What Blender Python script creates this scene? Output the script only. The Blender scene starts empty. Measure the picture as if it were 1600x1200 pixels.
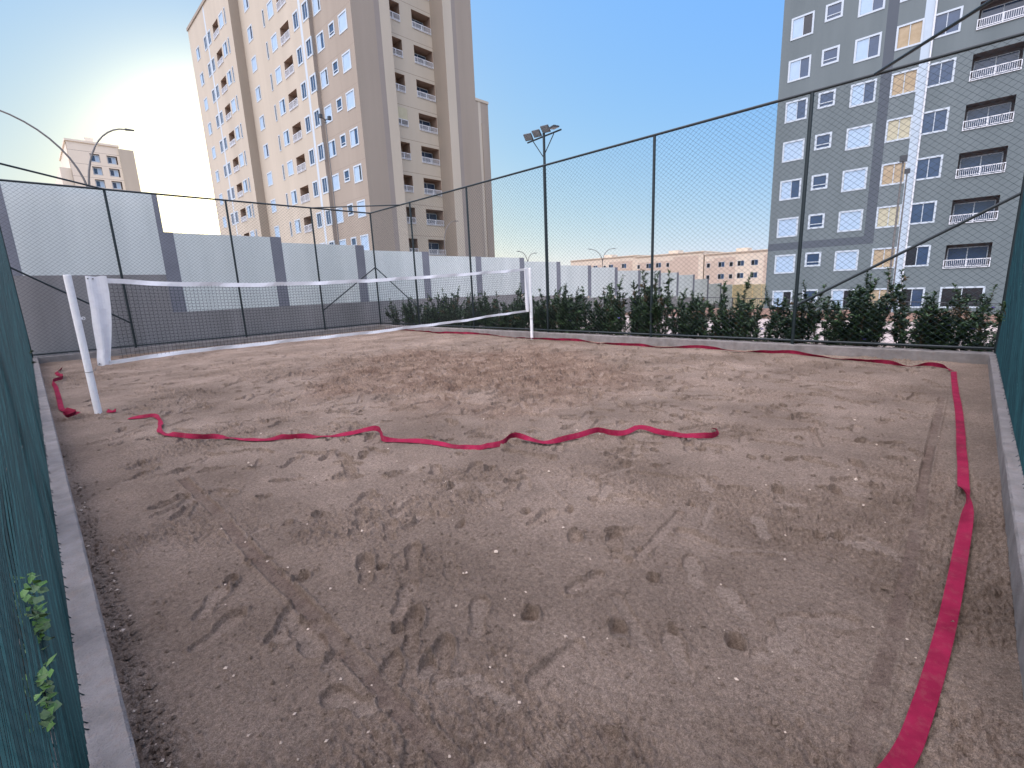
import bpy, math, random
import numpy as np
from mathutils import Vector, Matrix
R_ = math.radians
D = bpy.data
sc = bpy.context.scene
col = sc.collection

# ------------------------------------------------------------------ camera, sky, sun, exposure
CAMH = 1.4
cam = D.objects.new('camera', D.cameras.new('camera'))
col.objects.link(cam)
# columns: right, down, forward of the view in world axes
RC = ((0.69526, -0.17356, 0.69749), (-0.71757, -0.11193, 0.68743), (-0.04124, -0.97844, -0.20236))
cam.matrix_world = Matrix(((RC[0][0], -RC[0][1], -RC[0][2], 0.0),
                           (RC[1][0], -RC[1][1], -RC[1][2], 0.0),
                           (RC[2][0], -RC[2][1], -RC[2][2], CAMH),
                           (0, 0, 0, 1)))
cam.data.sensor_width = 36.0
cam.data.lens = 36.0 * 728.69 / 1600.0
cam.data.clip_start = 0.02
cam.data.clip_end = 4000
sc.camera = cam
sc.render.resolution_x = 1024
sc.render.resolution_y = 768
SUN_EL = R_(10.0)
SUN_AZ = R_(17.0)            # from +Y towards +X
w = D.worlds.new('World'); sc.world = w; w.use_nodes = True
nt = w.node_tree
sky = nt.nodes.new('ShaderNodeTexSky'); sky.sky_type = 'NISHITA'
sky.sun_disc = False
sky.sun_elevation = SUN_EL
sky.sun_rotation = SUN_AZ
sky.altitude = 500; sky.air_density = 1.0; sky.dust_density = 1.0; sky.ozone_density = 4.0
# sky channels compressed to balance sky and ground, for light and view alike
sep = nt.nodes.new('ShaderNodeSeparateColor'); cmb = nt.nodes.new('ShaderNodeCombineColor')
nt.links.new(sky.outputs[0], sep.inputs[0])
for i_, (p_, s_) in enumerate(((.50, .893), (.29, 1.48), (-.18, 4.0))):
    a_ = nt.nodes.new('ShaderNodeMath'); a_.operation = 'POWER'; a_.inputs[1].default_value = p_
    b_ = nt.nodes.new('ShaderNodeMath'); b_.operation = 'MULTIPLY'; b_.inputs[1].default_value = s_
    nt.links.new(sep.outputs[i_], a_.inputs[0]); nt.links.new(a_.outputs[0], b_.inputs[0]); nt.links.new(b_.outputs[0], cmb.inputs[i_])
bg = nt.nodes['Background']; bg.inputs[1].default_value = 0.12
# added fill light: extra pale brightness put into the sky overhead
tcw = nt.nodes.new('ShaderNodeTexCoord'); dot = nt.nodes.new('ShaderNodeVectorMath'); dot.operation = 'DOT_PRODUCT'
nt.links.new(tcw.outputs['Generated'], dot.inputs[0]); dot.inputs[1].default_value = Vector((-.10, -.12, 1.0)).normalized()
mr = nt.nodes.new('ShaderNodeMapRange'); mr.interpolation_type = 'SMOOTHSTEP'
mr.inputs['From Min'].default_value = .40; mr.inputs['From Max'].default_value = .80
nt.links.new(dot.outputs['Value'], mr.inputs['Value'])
sky_fill = nt.nodes.new('ShaderNodeMix'); sky_fill.data_type = 'RGBA'; sky_fill.blend_type = 'ADD'; sky_fill.clamp_result = False
nt.links.new(mr.outputs[0], sky_fill.inputs[0]); nt.links.new(cmb.outputs[0], sky_fill.inputs[6]); sky_fill.inputs[7].default_value = (2.9, 2.6, 2.5, 1)
# added soft key light: a bright patch of sky high left, out of view
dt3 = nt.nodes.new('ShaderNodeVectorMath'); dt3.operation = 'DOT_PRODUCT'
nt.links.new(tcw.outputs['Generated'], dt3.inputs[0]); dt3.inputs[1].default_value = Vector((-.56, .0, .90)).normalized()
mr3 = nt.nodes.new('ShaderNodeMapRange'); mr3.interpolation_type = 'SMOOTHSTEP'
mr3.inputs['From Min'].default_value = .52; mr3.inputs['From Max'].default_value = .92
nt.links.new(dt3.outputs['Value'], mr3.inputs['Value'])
left_key = nt.nodes.new('ShaderNodeMix'); left_key.data_type = 'RGBA'; left_key.blend_type = 'ADD'; left_key.clamp_result = False
nt.links.new(mr3.outputs[0], left_key.inputs[0]); nt.links.new(sky_fill.outputs[2], left_key.inputs[6]); left_key.inputs[7].default_value = (11.5, 10.4, 10.0, 1)
sky_fill = left_key
# the aureole of the low sun, warm and wide
dt2 = nt.nodes.new('ShaderNodeVectorMath'); dt2.operation = 'DOT_PRODUCT'
nt.links.new(tcw.outputs['Generated'], dt2.inputs[0]); dt2.inputs[1].default_value = (math.sin(SUN_AZ)*math.cos(SUN_EL), math.cos(SUN_AZ)*math.cos(SUN_EL), math.sin(SUN_EL))
pw = nt.nodes.new('ShaderNodeMath'); pw.operation = 'POWER'; pw.use_clamp = True; pw.inputs[1].default_value = 120
nt.links.new(dt2.outputs['Value'], pw.inputs[0])
aur = nt.nodes.new('ShaderNodeMix'); aur.data_type = 'RGBA'; aur.blend_type = 'ADD'; aur.clamp_result = False
nt.links.new(pw.outputs[0], aur.inputs[0]); nt.links.new(sky_fill.outputs[2], aur.inputs[6]); aur.inputs[7].default_value = (11, 9.5, 5, 1)
# warm pale band along the horizon
sxyz = nt.nodes.new('ShaderNodeSeparateXYZ'); nt.links.new(tcw.outputs['Generated'], sxyz.inputs[0])
omz = nt.nodes.new('ShaderNodeMath'); omz.operation = 'SUBTRACT'; omz.use_clamp = True; omz.inputs[0].default_value = 1.0; nt.links.new(sxyz.outputs[2], omz.inputs[1])
hp = nt.nodes.new('ShaderNodeMath'); hp.operation = 'POWER'; hp.inputs[1].default_value = 9; nt.links.new(omz.outputs[0], hp.inputs[0])
hz = nt.nodes.new('ShaderNodeMix'); hz.data_type = 'RGBA'; hz.blend_type = 'ADD'; hz.clamp_result = False
nt.links.new(hp.outputs[0], hz.inputs[0]); nt.links.new(aur.outputs[2], hz.inputs[6]); hz.inputs[7].default_value = (1.35, .85, 0, 1)
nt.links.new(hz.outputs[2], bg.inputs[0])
sun = D.objects.new('sun', D.lights.new('sun', 'SUN')); col.objects.link(sun)
sun.data.energy = 3.0; sun.data.angle = R_(0.5); sun.data.color = (1.0, 0.86, 0.68)
sd = Vector((math.sin(SUN_AZ)*math.cos(SUN_EL), math.cos(SUN_AZ)*math.cos(SUN_EL), math.sin(SUN_EL)))
sun.rotation_euler = sd.to_track_quat('Z', 'Y').to_euler()
sc.view_settings.view_transform = 'Standard'
sc.view_settings.look = 'None'
sc.view_settings.gamma = 1.0
sc.view_settings.exposure = 1.35
sc.cycles.max_bounces = 6

# ------------------------------------------------------------------ materials
def mat(name, c, rough=0.8, var=0.12, scale=3.0, bump=0.0, bscale=60.0, spec=0.3, c2=None, streak=False, metal=0.0, ior=None):
    m = D.materials.new(name); m.use_nodes = True
    n = m.node_tree; b = n.nodes['Principled BSDF']
    b.inputs['Roughness'].default_value = rough
    b.inputs['Specular IOR Level'].default_value = spec
    b.inputs['Metallic'].default_value = metal
    if ior: b.inputs['IOR'].default_value = ior
    tc = n.nodes.new('ShaderNodeTexCoord')
    src = tc.outputs['Object']
    if streak:
        mp = n.nodes.new('ShaderNodeMapping'); mp.inputs['Scale'].default_value = (1, 1, 0.12)
        n.links.new(src, mp.inputs[0]); src = mp.outputs[0]
    nz = n.nodes.new('ShaderNodeTexNoise'); nz.inputs['Scale'].default_value = scale
    nz.inputs['Detail'].default_value = 6; nz.inputs['Roughness'].default_value = 0.62
    n.links.new(src, nz.inputs['Vector'])
    rp = n.nodes.new('ShaderNodeValToRGB')
    a = [max(0, v*(1-var)) for v in c]; d = list(c2) if c2 else [min(1, v*(1+var)) for v in c]
    rp.color_ramp.elements[0].position = 0.3; rp.color_ramp.elements[0].color = (*a, 1)
    rp.color_ramp.elements[1].position = 0.7; rp.color_ramp.elements[1].color = (*d, 1)
    n.links.new(nz.outputs['Fac'], rp.inputs[0]); n.links.new(rp.outputs[0], b.inputs['Base Color'])
    if bump:
        n2 = n.nodes.new('ShaderNodeTexNoise'); n2.inputs['Scale'].default_value = bscale; n2.inputs['Detail'].default_value = 4
        n.links.new(tc.outputs['Object'], n2.inputs['Vector'])
        bp = n.nodes.new('ShaderNodeBump'); bp.inputs['Strength'].default_value = bump; bp.inputs['Distance'].default_value = 0.01
        n.links.new(n2.outputs['Fac'], bp.inputs['Height']); n.links.new(bp.outputs[0], b.inputs['Normal'])
    return m

M = {}
M['tan'] = mat('tan_paint', (.295, .25, .20), .85, .05, .35, .15, 25, c2=(.34, .29, .232), streak=True)
M['cream'] = mat('cream_paint', (.45, .395, .31), .85, .05, .35, .15, 25, c2=(.50, .44, .348), streak=True)
M['taupe'] = mat('taupe_paint', (.27, .235, .205), .85, .06, .5)
M['joint'] = mat('joint_shadow_paint', (.27, .225, .18), .85, .05, 1)  # floor joints drawn flat, groove shadow put into the colour
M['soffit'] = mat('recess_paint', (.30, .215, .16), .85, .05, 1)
M['grey'] = mat('grey_facade_paint', (.130, .158, .162), .85, .05, .5, .15, 25, c2=(.158, .188, .192), streak=True)
M['grey_dark'] = mat('dark_blue_grey_paint', (.088, .103, .120), .85, .05, .5)
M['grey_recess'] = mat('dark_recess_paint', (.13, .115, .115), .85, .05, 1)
M['whitep'] = mat('white_paint', (.48, .54, .58), .6, .04, 2)
M['pale_strip'] = mat('pale_blue_white_paint', (.42, .50, .56), .6, .05, 1)
M['rail_white'] = mat('white_railing_metal', (.66, .68, .70), .45, .03, 2)
M['shutter'] = mat('white_shutter_plastic', (.36, .48, .60), .4, .06, 1.5)
M['glass'] = mat('window_glass', (.035, .065, .12), .08, .2, .7, spec=.6, ior=1.5)
M['glass_d'] = mat('dark_window_glass', (.018, .02, .024), .12, .2, .7, spec=.5)
M['curtain'] = mat('beige_curtain', (.40, .31, .19), .8, .12, 2.5, c2=(.45, .36, .24))
M['cream_blind'] = mat('cream_blind', (.46, .43, .30), .7, .06, 2)
M['wall_light'] = mat('pale_wall_paint', (.61, .65, .61), .9, .05, 1.3, .25, 40, c2=(.69, .725, .68), streak=True)
M['wall_sunlit'] = mat('sunlit_wall_paint', (.86, .68, .38), .9, .05, .8)  # sunlight put into the paint; these panels face away from the sun
M['wall_dark'] = mat('slate_wall_paint', (.195, .20, .225), .9, .10, .9, .3, 40, c2=(.235, .24, .265))
M['wall_base'] = mat('grey_render', (.235, .225, .215), .95, .12, 1.2, .5, 30, c2=(.30, .285, .275), streak=True)
M['concrete'] = mat('kerb_concrete', (.185, .168, .152), .92, .12, 6, 1.0, 120, c2=(.275, .252, .232))
M['pavement'] = mat('pale_concrete_ground', (.40, .33, .28), .95, .10, .6, .2, 20, c2=(.47, .39, .34))
M['soil'] = mat('reddish_soil', (.20, .12, .085), .95, .2, 1.5, .5, 12)
M['green_metal'] = mat('dark_green_tube', (.006, .014, .015), .45, .15, 8, spec=.5)
M['wire'] = mat('green_pvc_wire', (.011, .030, .028), .5, .15, 20, spec=.5)
M['wire_near'] = mat('green_pvc_wire_near', (.004, .024, .028), .6, .35, 5, spec=.12)
M['wire_pale'] = mat('faded_pvc_wire', (.008, .040, .044), .6, .3, 9, spec=.12)
M['white_post'] = mat('white_plastic_post', (.84, .83, .80), .5, .05, 5)
M['net_white'] = mat('white_vinyl', (.82, .80, .78), .55, .05, 7, .2, 30)
M['net_black'] = mat('black_net_cord', (.02, .02, .022), .8, .1, 20)
M['cord'] = mat('grey_cord', (.25, .24, .22), .8, .1, 20)
M['tape'] = mat('red_webbing', (.215, .007, .034), .85, .25, 5, .5, 500, c2=(.32, .015, .055), spec=.15)
M['lamp_metal'] = mat('grey_lamp_metal', (.17, .16, .15), .5, .1, 5, metal=.3)
M['lamp_head'] = mat('dark_lamp_head', (.06, .065, .07), .5, .1, 5)
M['lamp_glass'] = mat('lamp_glass', (.30, .32, .33), .2, .1, 5, spec=.6)
M['leaf'] = mat('hedge_leaf', (.022, .050, .020), .55, .4, 14, c2=(.045, .085, .032), spec=.4)
M['leaf_b'] = mat('bright_leaf', (.04, .11, .018), .5, .3, 14, c2=(.085, .19, .03), spec=.4)
M['leaf_m'] = mat('mid_green_leaf', (.05, .105, .035), .5, .35, 14, c2=(.085, .15, .05), spec=.4)
M['leaf_dry'] = mat('dry_leaf', (.13, .09, .045), .8, .3, 14)
M['stem'] = mat('brown_stem', (.06, .045, .03), .9, .2, 20)
M['flower'] = mat('purple_petal', (.16, .10, .42), .6, .2, 20)
M['pink_wall'] = mat('pinkish_facade_paint', (.50, .40, .32), .9, .05, .4)
M['beige_wall'] = mat('beige_facade_paint', (.62, .53, .42), .9, .05, .4)
M['ground'] = mat('dusty_ground', (.27, .21, .17), .95, .2, .15, .3, 8, c2=(.34, .27, .22))
M['pebble'] = mat('pale_pebble', (.55, .44, .34), .8, .2, 30)

def dust(m_, amount, colr):
    n = m_.node_tree; b = n.nodes['Principled BSDF']; src = b.inputs['Base Color'].links[0].from_socket
    tc_ = n.nodes.new('ShaderNodeTexCoord'); q = n.nodes.new('ShaderNodeTexNoise'); q.inputs['Scale'].default_value = 22; q.inputs['Detail'].default_value = 8; q.inputs['Roughness'].default_value = .75
    n.links.new(tc_.outputs['Object'], q.inputs['Vector']); rp = n.nodes.new('ShaderNodeValToRGB')
    rp.color_ramp.elements[0].position = .50; rp.color_ramp.elements[0].color = (0, 0, 0, 1); rp.color_ramp.elements[1].position = .78; rp.color_ramp.elements[1].color = (amount, amount, amount, 1)
    n.links.new(q.outputs['Fac'], rp.inputs[0]); x = n.nodes.new('ShaderNodeMix'); x.data_type = 'RGBA'
    n.links.new(rp.outputs[0], x.inputs[0]); n.links.new(src, x.inputs[6]); x.inputs[7].default_value = (*colr, 1); n.links.new(x.outputs[2], b.inputs['Base Color'])
dust(M['tape'], .3, (.26, .17, .13)); dust(M['concrete'], .8, (.24, .18, .14)); dust(M['white_post'], .25, (.4, .33, .27)); dust(M['net_white'], .25, (.45, .38, .32))

# ------------------------------------------------------------------ mesh helpers
class MB:
    def __init__(s): s.v = []; s.f = []; s.m = []
    def quad(s, a, b, c, d, mi=0):
        n = len(s.v); s.v += [a, b, c, d]; s.f.append((n, n+1, n+2, n+3)); s.m.append(mi)
    def box(s, x0, x1, y0, y1, z0, z1, mi=0):
        n = len(s.v)
        s.v += [(x0,y0,z0),(x1,y0,z0),(x1,y1,z0),(x0,y1,z0),(x0,y0,z1),(x1,y0,z1),(x1,y1,z1),(x0,y1,z1)]
        for q in ((0,3,2,1),(4,5,6,7),(0,1,5,4),(1,2,6,5),(2,3,7,6),(3,0,4,7)):
            s.f.append(tuple(n+i for i in q)); s.m.append(mi)
    def tube(s, pts, r, k=8, mi=0, cap=True, r2=None):
        pts = [Vector(p) for p in pts]; n0 = len(s.v); N = len(pts)
        up = None
        for i, p in enumerate(pts):
            t = (pts[min(i+1, N-1)] - pts[max(i-1, 0)]).normalized()
            if up is None:
                up = Vector((0, 0, 1)) if abs(t.z) < .9 else Vector((1, 0, 0))
            a = t.cross(up).normalized(); b = a.cross(t).normalized(); up = b
            rr = r if r2 is None else r + (r2-r)*i/(N-1)
            for j in range(k):
                th = 2*math.pi*(j+.5)/k
                q = p + a*(rr*math.cos(th)) + b*(rr*math.sin(th)); s.v.append(q[:])
        for i in range(N-1):
            for j in range(k):
                s.f.append((n0+i*k+j, n0+i*k+(j+1) % k, n0+(i+1)*k+(j+1) % k, n0+(i+1)*k+j)); s.m.append(mi)
        if cap and k > 2:
            s.f.append(tuple(n0+j for j in range(k))[::-1]); s.m.append(mi)
            s.f.append(tuple(n0+(N-1)*k+j for j in range(k))); s.m.append(mi)
    def mesh(s, name, mats, smooth=False):
        me = D.meshes.new(name); me.from_pydata(s.v, [], s.f)
        mats = mats if isinstance(mats, (list, tuple)) else [mats]
        for x in mats: me.materials.append(x)
        if len(mats) > 1: me.polygons.foreach_set('material_index', s.m)
        if smooth: me.polygons.foreach_set('use_smooth', [True]*len(s.f))
        me.update(); return me
    def build(s, name, mats, parent=None, smooth=False):
        return put(name, s.mesh(name, mats, smooth), parent)

def put(name, me, parent=None, loc=None):
    o = D.objects.new(name, me); col.objects.link(o)
    if parent: o.parent = parent
    if loc is not None: o.location = loc
    return o
def tag(o, label=None, cat=None, group=None, kind=None):
    if label: o['label'] = label
    if cat: o['category'] = cat
    if group: o['group'] = group
    if kind: o['kind'] = kind
    return o
def empty(name, loc=(0, 0, 0), rz=0.0):
    o = D.objects.new(name, None); col.objects.link(o); o.location = loc; o.rotation_euler = (0, 0, rz)
    o.empty_display_size = .2
    return o
KIDS = {}
def copy_tree(o, parent=None):
    c = o.copy(); col.objects.link(c)
    if parent: c.parent = parent
    for ch in [x for x in D.objects if x.parent == o]: copy_tree(ch, c)
    return c

# ------------------------------------------------------------------ terrain
def gz(x, y):
    """height of the ground round the court: falls away beyond it"""
    d = max(0.0, x-11.5); z = -0.06
    z -= 0.047*min(d, 40) + 0.03*max(0, min(d-40, 70))
    if d > 0: z += 0.012*max(-12, min(12, y-7))*min(1, d/20)
    return z
def terrain():
    xs = [-1500, -400, -100, -40, -15, -6, -2, 0, 3, 6, 9, 9.8, 10.6, 11.5] + [11.5+i*2.5 for i in range(1, 20)] + [65, 75, 90, 110, 122, 160, 300, 700, 1500]
    ys = [-1500, -400, -120, -50, -25, -12, -6, -3, -1, 0] + [2*i for i in range(1, 13)] + [30, 40, 60, 90, 140, 300, 700, 1500]
    mb = MB()
    for y in ys:
        for x in xs:
            z = gz(x, y)
            if -.25 < x < 9.9 and -.6 < y < 16.9: z = -0.5
            mb.v.append((x, y, z))
    n = len(xs)
    for j in range(len(ys)-1):
        for i in range(n-1):
            mb.f.append((j*n+i, j*n+i+1, (j+1)*n+i+1, (j+1)*n+i)); mb.m.append(0)
    tag(mb.build('ground', M['ground']), kind='structure')
terrain()
# pale concrete apron beyond the hedge, then an earth bank
mb = MB()
for i in range(12):
    x0, x1 = 12.2+i*1.25, 12.2+(i+1)*1.25
    for j in range(9):
        y0, y1 = -14+j*3.4, -14+(j+1)*3.4
        mb.quad((x0, y0, gz(x0, y0)+.02), (x1, y0, gz(x1, y0)+.02), (x1, y1, gz(x1, y1)+.02), (x0, y1, gz(x0, y1)+.02))
tag(mb.build('pavement', M['pavement']), kind='structure')
mb = MB()
for j in range(30):
    y0, y1 = -14+j*1.02, -14+(j+1)*1.02
    prof = [(27.3, 0), (28.6, .28), (30.5, .42), (32.5, .30), (33.2, 0.0)]
    for (xa, ha), (xb, hb) in zip(prof, prof[1:]):
        wob = lambda y, h: h*(1+.25*math.sin(y*1.7)+.15*math.sin(y*4.1))
        mb.quad((xa, y0, gz(xa, y0)+.01+wob(y0, ha)), (xb, y0, gz(xb, y0)+.01+wob(y0, hb)), (xb, y1, gz(xb, y1)+.01+wob(y1, hb)), (xa, y1, gz(xa, y1)+.01+wob(y1, ha)))
tag(mb.build('earth_bank', M['soil'], smooth=True), kind='structure')

# ------------------------------------------------------------------ court sand: real relief on a graded grid
CX1, CY0, CY1 = 9.57, -0.27, 16.63
KT = 0.177
def graded(a, b, s0, g, z0=0.0):
    out = [a]
    while out[-1] < b: out.append(out[-1] + s0 + g*max(0, out[-1]-z0))
    out[-1] = b
    return np.array(out)
gx = graded(0.0, CX1, .0046, .0014)
gy = graded(CY0, CY1, .0046, .0015)
nx, ny = len(gx), len(gy)
rng = np.random.RandomState(7)
def vnoise(s, seed):
    r = np.random.RandomState(seed)
    T = r.rand(int(CX1/s)+4, int((CY1-CY0)/s)+4)
    fx = gx/s + .37; fy = (gy-CY0)/s + .61
    ix = fx.astype(int); iy = fy.astype(int)
    tx = fx-ix; ty = fy-iy; tx = tx*tx*(3-2*tx); ty = ty*ty*(3-2*ty)
    A = T[np.ix_(ix, iy)]; B = T[np.ix_(ix+1, iy)]; C_ = T[np.ix_(ix, iy+1)]; E_ = T[np.ix_(ix+1, iy+1)]
    tx = tx[:, None]; ty = ty[None, :]
    return (A*(1-tx)+B*tx)*(1-ty) + (C_*(1-tx)+E_*tx)*ty - .5
def fbm(s, seed, o=4, g=.5):
    a = 1.0; t = 0
    for i in range(o):
        t = t + a*vnoise(s, seed+i*13); s /= 2.03; a *= g
    return t
X, Y = np.meshgrid(gx, gy, indexing='ij')
def sm(t): t = np.clip(t, 0, 1); return t*t*(3-2*t)
H = .030*fbm(1.7, 1, 3) + .012*fbm(.35, 5, 3)
# churned zone around mid court
churn = sm((.95 - ((X-5.6)/3.4)**2 - ((Y-6.3)/3.9)**2)*1.4 + 1.1*fbm(1.1, 21, 3))
rough = sm(.5 + 2.6*fbm(.8, 31, 3) + .9*sm((1.9-np.hypot(X, Y))/1.0) - .25)
H += churn*(.030*fbm(.22, 41, 3)+.022*fbm(.09, 43, 2))
# crumbs: sharp small clods and pits
g1 = np.abs(fbm(.034, 51, 2)); g2 = np.abs(fbm(.017, 57, 2))
g3 = np.abs(fbm(.012, 63, 1))
near = sm((4.2-np.hypot(X, Y))/2.4)
H += (.006+.022*rough+.024*churn)*(g1*1.7-.4) + (.003+.013*rough)*(g2*1.7-.4) + near*(.003+.008*rough)*(g3*2.2-.4)
H += (.006+.011*rough)*fbm(.11, 67, 2) + .016*fbm(.30, 69, 2)
lump = fbm(.05, 77, 2)
H += (.4*rough+churn)*.014*np.clip(lump-.25, 0, 1)*3
pit = fbm(.045, 91, 1)
H -= .020*np.clip(pit-.38, 0, 1)*8*(.4+rough)*sm(.5+2.5*fbm(.5, 93, 2))
cl = fbm(.028, 103, 2); H += near*(.25+rough)*.012*np.clip(cl-.30, 0, .3)*4
pt = fbm(.022, 107, 1); H -= near*(.3+rough)*.010*np.clip(pt-.34, 0, .2)*8
packed = np.zeros_like(H); dark = np.zeros_like(H)
def win(x, y, r):
    i0, i1 = np.searchsorted(gx, (x-r, x+r)); j0, j1 = np.searchsorted(gy, (y-r, y+r))
    return slice(i0, i1), slice(j0, j1)
def print_shape(x, y, ang, L, W, dep, tread=0, rim=.45, kind=0, tilt=0.0, clear=.85):
    sl = win(x, y, L*1.1)
    xx = X[sl]-x; yy = Y[sl]-y
    if xx.size == 0: return
    u = xx*math.cos(ang)+yy*math.sin(ang); v = -xx*math.sin(ang)+yy*math.cos(ang)
    wv = .007*vnoise_local(xx, yy, x+y)
    if kind == 0:      # foot: ball + heel + waist
        d1 = np.hypot((u-.20*L)/(.31*L), v/(.5*W)); d2 = np.hypot((u+.31*L)/(.2*L), v/(.40*W)); d3 = np.hypot((u+.08*L)/(.25*L), v/(.33*W))
        d = np.minimum(np.minimum(d1, d2), d3)
    elif kind == 1:    # heel / toe hole
        d = np.hypot(u/(.5*L), v/(.5*W))
    else:              # groove
        d = np.maximum(np.abs(u)/(.5*L), np.abs(v)/(.5*W)); d = np.where(np.abs(u) > .5*L-.5*W, np.hypot((np.abs(u)-(.5*L-.5*W))/(.5*W), v/(.5*W)), d)
    d = d + wv*14
    inside = 1-sm((d-.86)/.17)
    dep = dep*1.35; t = (dep*(1+tilt*u/L*2))
    h = H[sl]
    base = -t
    if tread: base = base + .0055*np.sign(np.sin(u*2*math.pi/tread))*np.clip(1-np.abs(d-.2)*.2, 0, 1)
    H[sl] = h*(1-inside*clear) + inside*base
    ring = np.exp(-((d-1.14)/.15)**2)*(1-inside)*(1+1.6*np.clip(lump[sl], -.4, .5))
    side = .65+.5*np.sin(np.arctan2(v, u)*1.0+ang*3)
    H[sl] += ring*np.minimum(dep, .026)*rim*.75*side
    packed[sl] = np.maximum(packed[sl]*(1), inside*(.6 if kind else .8))
def vnoise_local(xx, yy, s):
    return np.sin(xx*61+s*7)*np.sin(yy*53+s*3)*.5 + np.sin(xx*131+yy*97+s)*.3
rd = random.Random(11)
# hundreds of weathered prints
for i in range(2400):
    u_ = rd.random()
    if u_ < .55: x = rd.gauss(5.4, 2.1); y = rd.gauss(6.0, 3.0)
    else: x = rd.uniform(.3, 9.3); y = rd.uniform(0.1, 16.2)
    if not (.15 < x < 9.4 and .0 < y < 16.4): continue
    if math.hypot(x, y) < 2.2 and rd.random() < .35: continue
    a = rd.uniform(0, 6.28)
    k = rd.random()
    dk = .95+.17*min(9, math.hypot(x, y))
    if k < .50: print_shape(x, y, a, rd.uniform(.23, .30), rd.uniform(.085, .11), dk*rd.uniform(.006, .020), rim=rd.uniform(.3, .9), tilt=rd.uniform(-.5, .8), tread=.022 if rd.random() < .35 else 0)
    elif k < .85: print_shape(x, y, a, rd.uniform(.06, .14), rd.uniform(.05, .09), dk*rd.uniform(.014, .036), kind=1, rim=rd.uniform(.5, 1.1), tilt=rd.uniform(-.8, .8))
    else: print_shape(x, y, a, rd.uniform(.2, .6), rd.uniform(.04, .08), dk*rd.uniform(.006, .015), kind=2, rim=rd.uniform(.4, .9))
# the ones that read in the foreground
for x, y, a in [(1.22, 2.01, .95), (1.29, 2.35, 1.0), (.9, 1.54, .85), (.88, 1.31, .8), (.7, 1.39, .9), (.63, 1.13, .9), (1.47, 2.31, .2), (1.23, 2.54, .4), (.99, 2.1, 1.1), (1.41, 2.9, .5)]:
    print_shape(x, y, a, .27, .092, .019, tread=.024, rim=.8, tilt=.15)
for x, y, a, L, W_, dp in [(.83, 1.34, .7, .13, .065, .016), (.73, 2.28, 0., .09, .07, .022), (.49, 2.56, 1.2, .11, .07, .020), (1.48, .90, .7, .10, .075, .018), (1.59, .72, .4, .09, .05, .016),
                           (1.73, .52, .3, .10, .08, .028), (1.3, 1.23, .7, .09, .08, .02), (.60, 1.64, .5, .12, .07, .012), (2.0, 1.9, 0, .08, .06, .018), (2.2, 1.7, .2, .08, .05, .018), (2.76, 1.15, .3, .08, .06, .022),
                           (1.61, 2.08, .3, .09, .05, .016), (1.9, 2.3, .3, .1, .06, .018), (2.35, 2.6, .3, .12, .08, .02), (3.3, .79, .4, .12, .08, .02), (3.5, .5, .2, .12, .07, .02), (.39, 4.8, .4, .3, .1, .02)]:
    print_shape(x, y, a, L, W_, dp*1.15, kind=1, rim=1.0, tilt=.9)
for x, y, a in [(1.52, .66, .75), (1.98, .61, .9), (2.08, .84, .5), (1.80, .40, -.3), (.37, 2.43, .9), (.34, 2.18, .4), (.55, 2.0, .7), (1.0, 1.75, .7), (1.15, 1.4, .75), (2.74, .73, .5)]:
    print_shape(x, y, a, .25, .095, .014, rim=.8, tilt=-.3, clear=.97)
for x0, y0, x1, y1, wd, dp in [(1.95, 1.09, 2.62, 1.15, .055, .014), (2.49, .97, 2.92, 1.06, .04, .014), (1.02, .99, 1.33, .97, .07, .014), (1.75, .30, 2.02, .42, .09, .012), (.95, 1.15, .80, 1.25, .05, .01)]:
    print_shape((x0+x1)/2, (y0+y1)/2, math.atan2(y1-y0, x1-x0), math.hypot(x1-x0, y1-y0), wd, dp, kind=2, rim=.9, clear=1)
# strip impressions left by the old boundary tape
def strip(pts, wd):
    for (xa, ya), (xb, yb) in zip(pts, pts[1:]):
        L = math.hypot(xb-xa, yb-ya); ux, uy = (xb-xa)/L, (yb-ya)/L
        sl = win((xa+xb)/2, (ya+yb)/2, L/2+.1)
        u = (X[sl]-xa)*ux+(Y[sl]-ya)*uy; v = -(X[sl]-xa)*uy+(Y[sl]-ya)*ux
        i = sm((wd/2+.006-np.abs(v))/.008)*((u > 0) & (u <= L))
        ph = fbm_1(u+xa*3+ya)
        i = i*np.clip(ph, .0, 1)
        H[sl] = H[sl]*(1-.9*i) - .010*i + .010*np.exp(-((np.abs(v)-wd/2-.012)/.008)**2)*((u > 0) & (u <= L))*np.clip(ph, 0, 1)
        dark[sl] = np.maximum(dark[sl], i*np.clip(.9+1.3*lump[sl], .3, 1)); packed[sl] *= (1-i)
def fbm_1(u): return 1.15+.4*np.sin(u*3.1)+.3*np.sin(u*7.7+1)+.2*np.sin(u*17+2)
strip([(.66, .72), (.655, 1.3), (.66, 2.0), (.65, 2.7), (.66, 3.5), (.64, 4.4)], .062)
strip([(1.0, .12), (1.5, .09), (2.24, .075), (3.0, .075), (4.2, .10), (5.4, .11), (7.0, .115)], .05)
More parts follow.
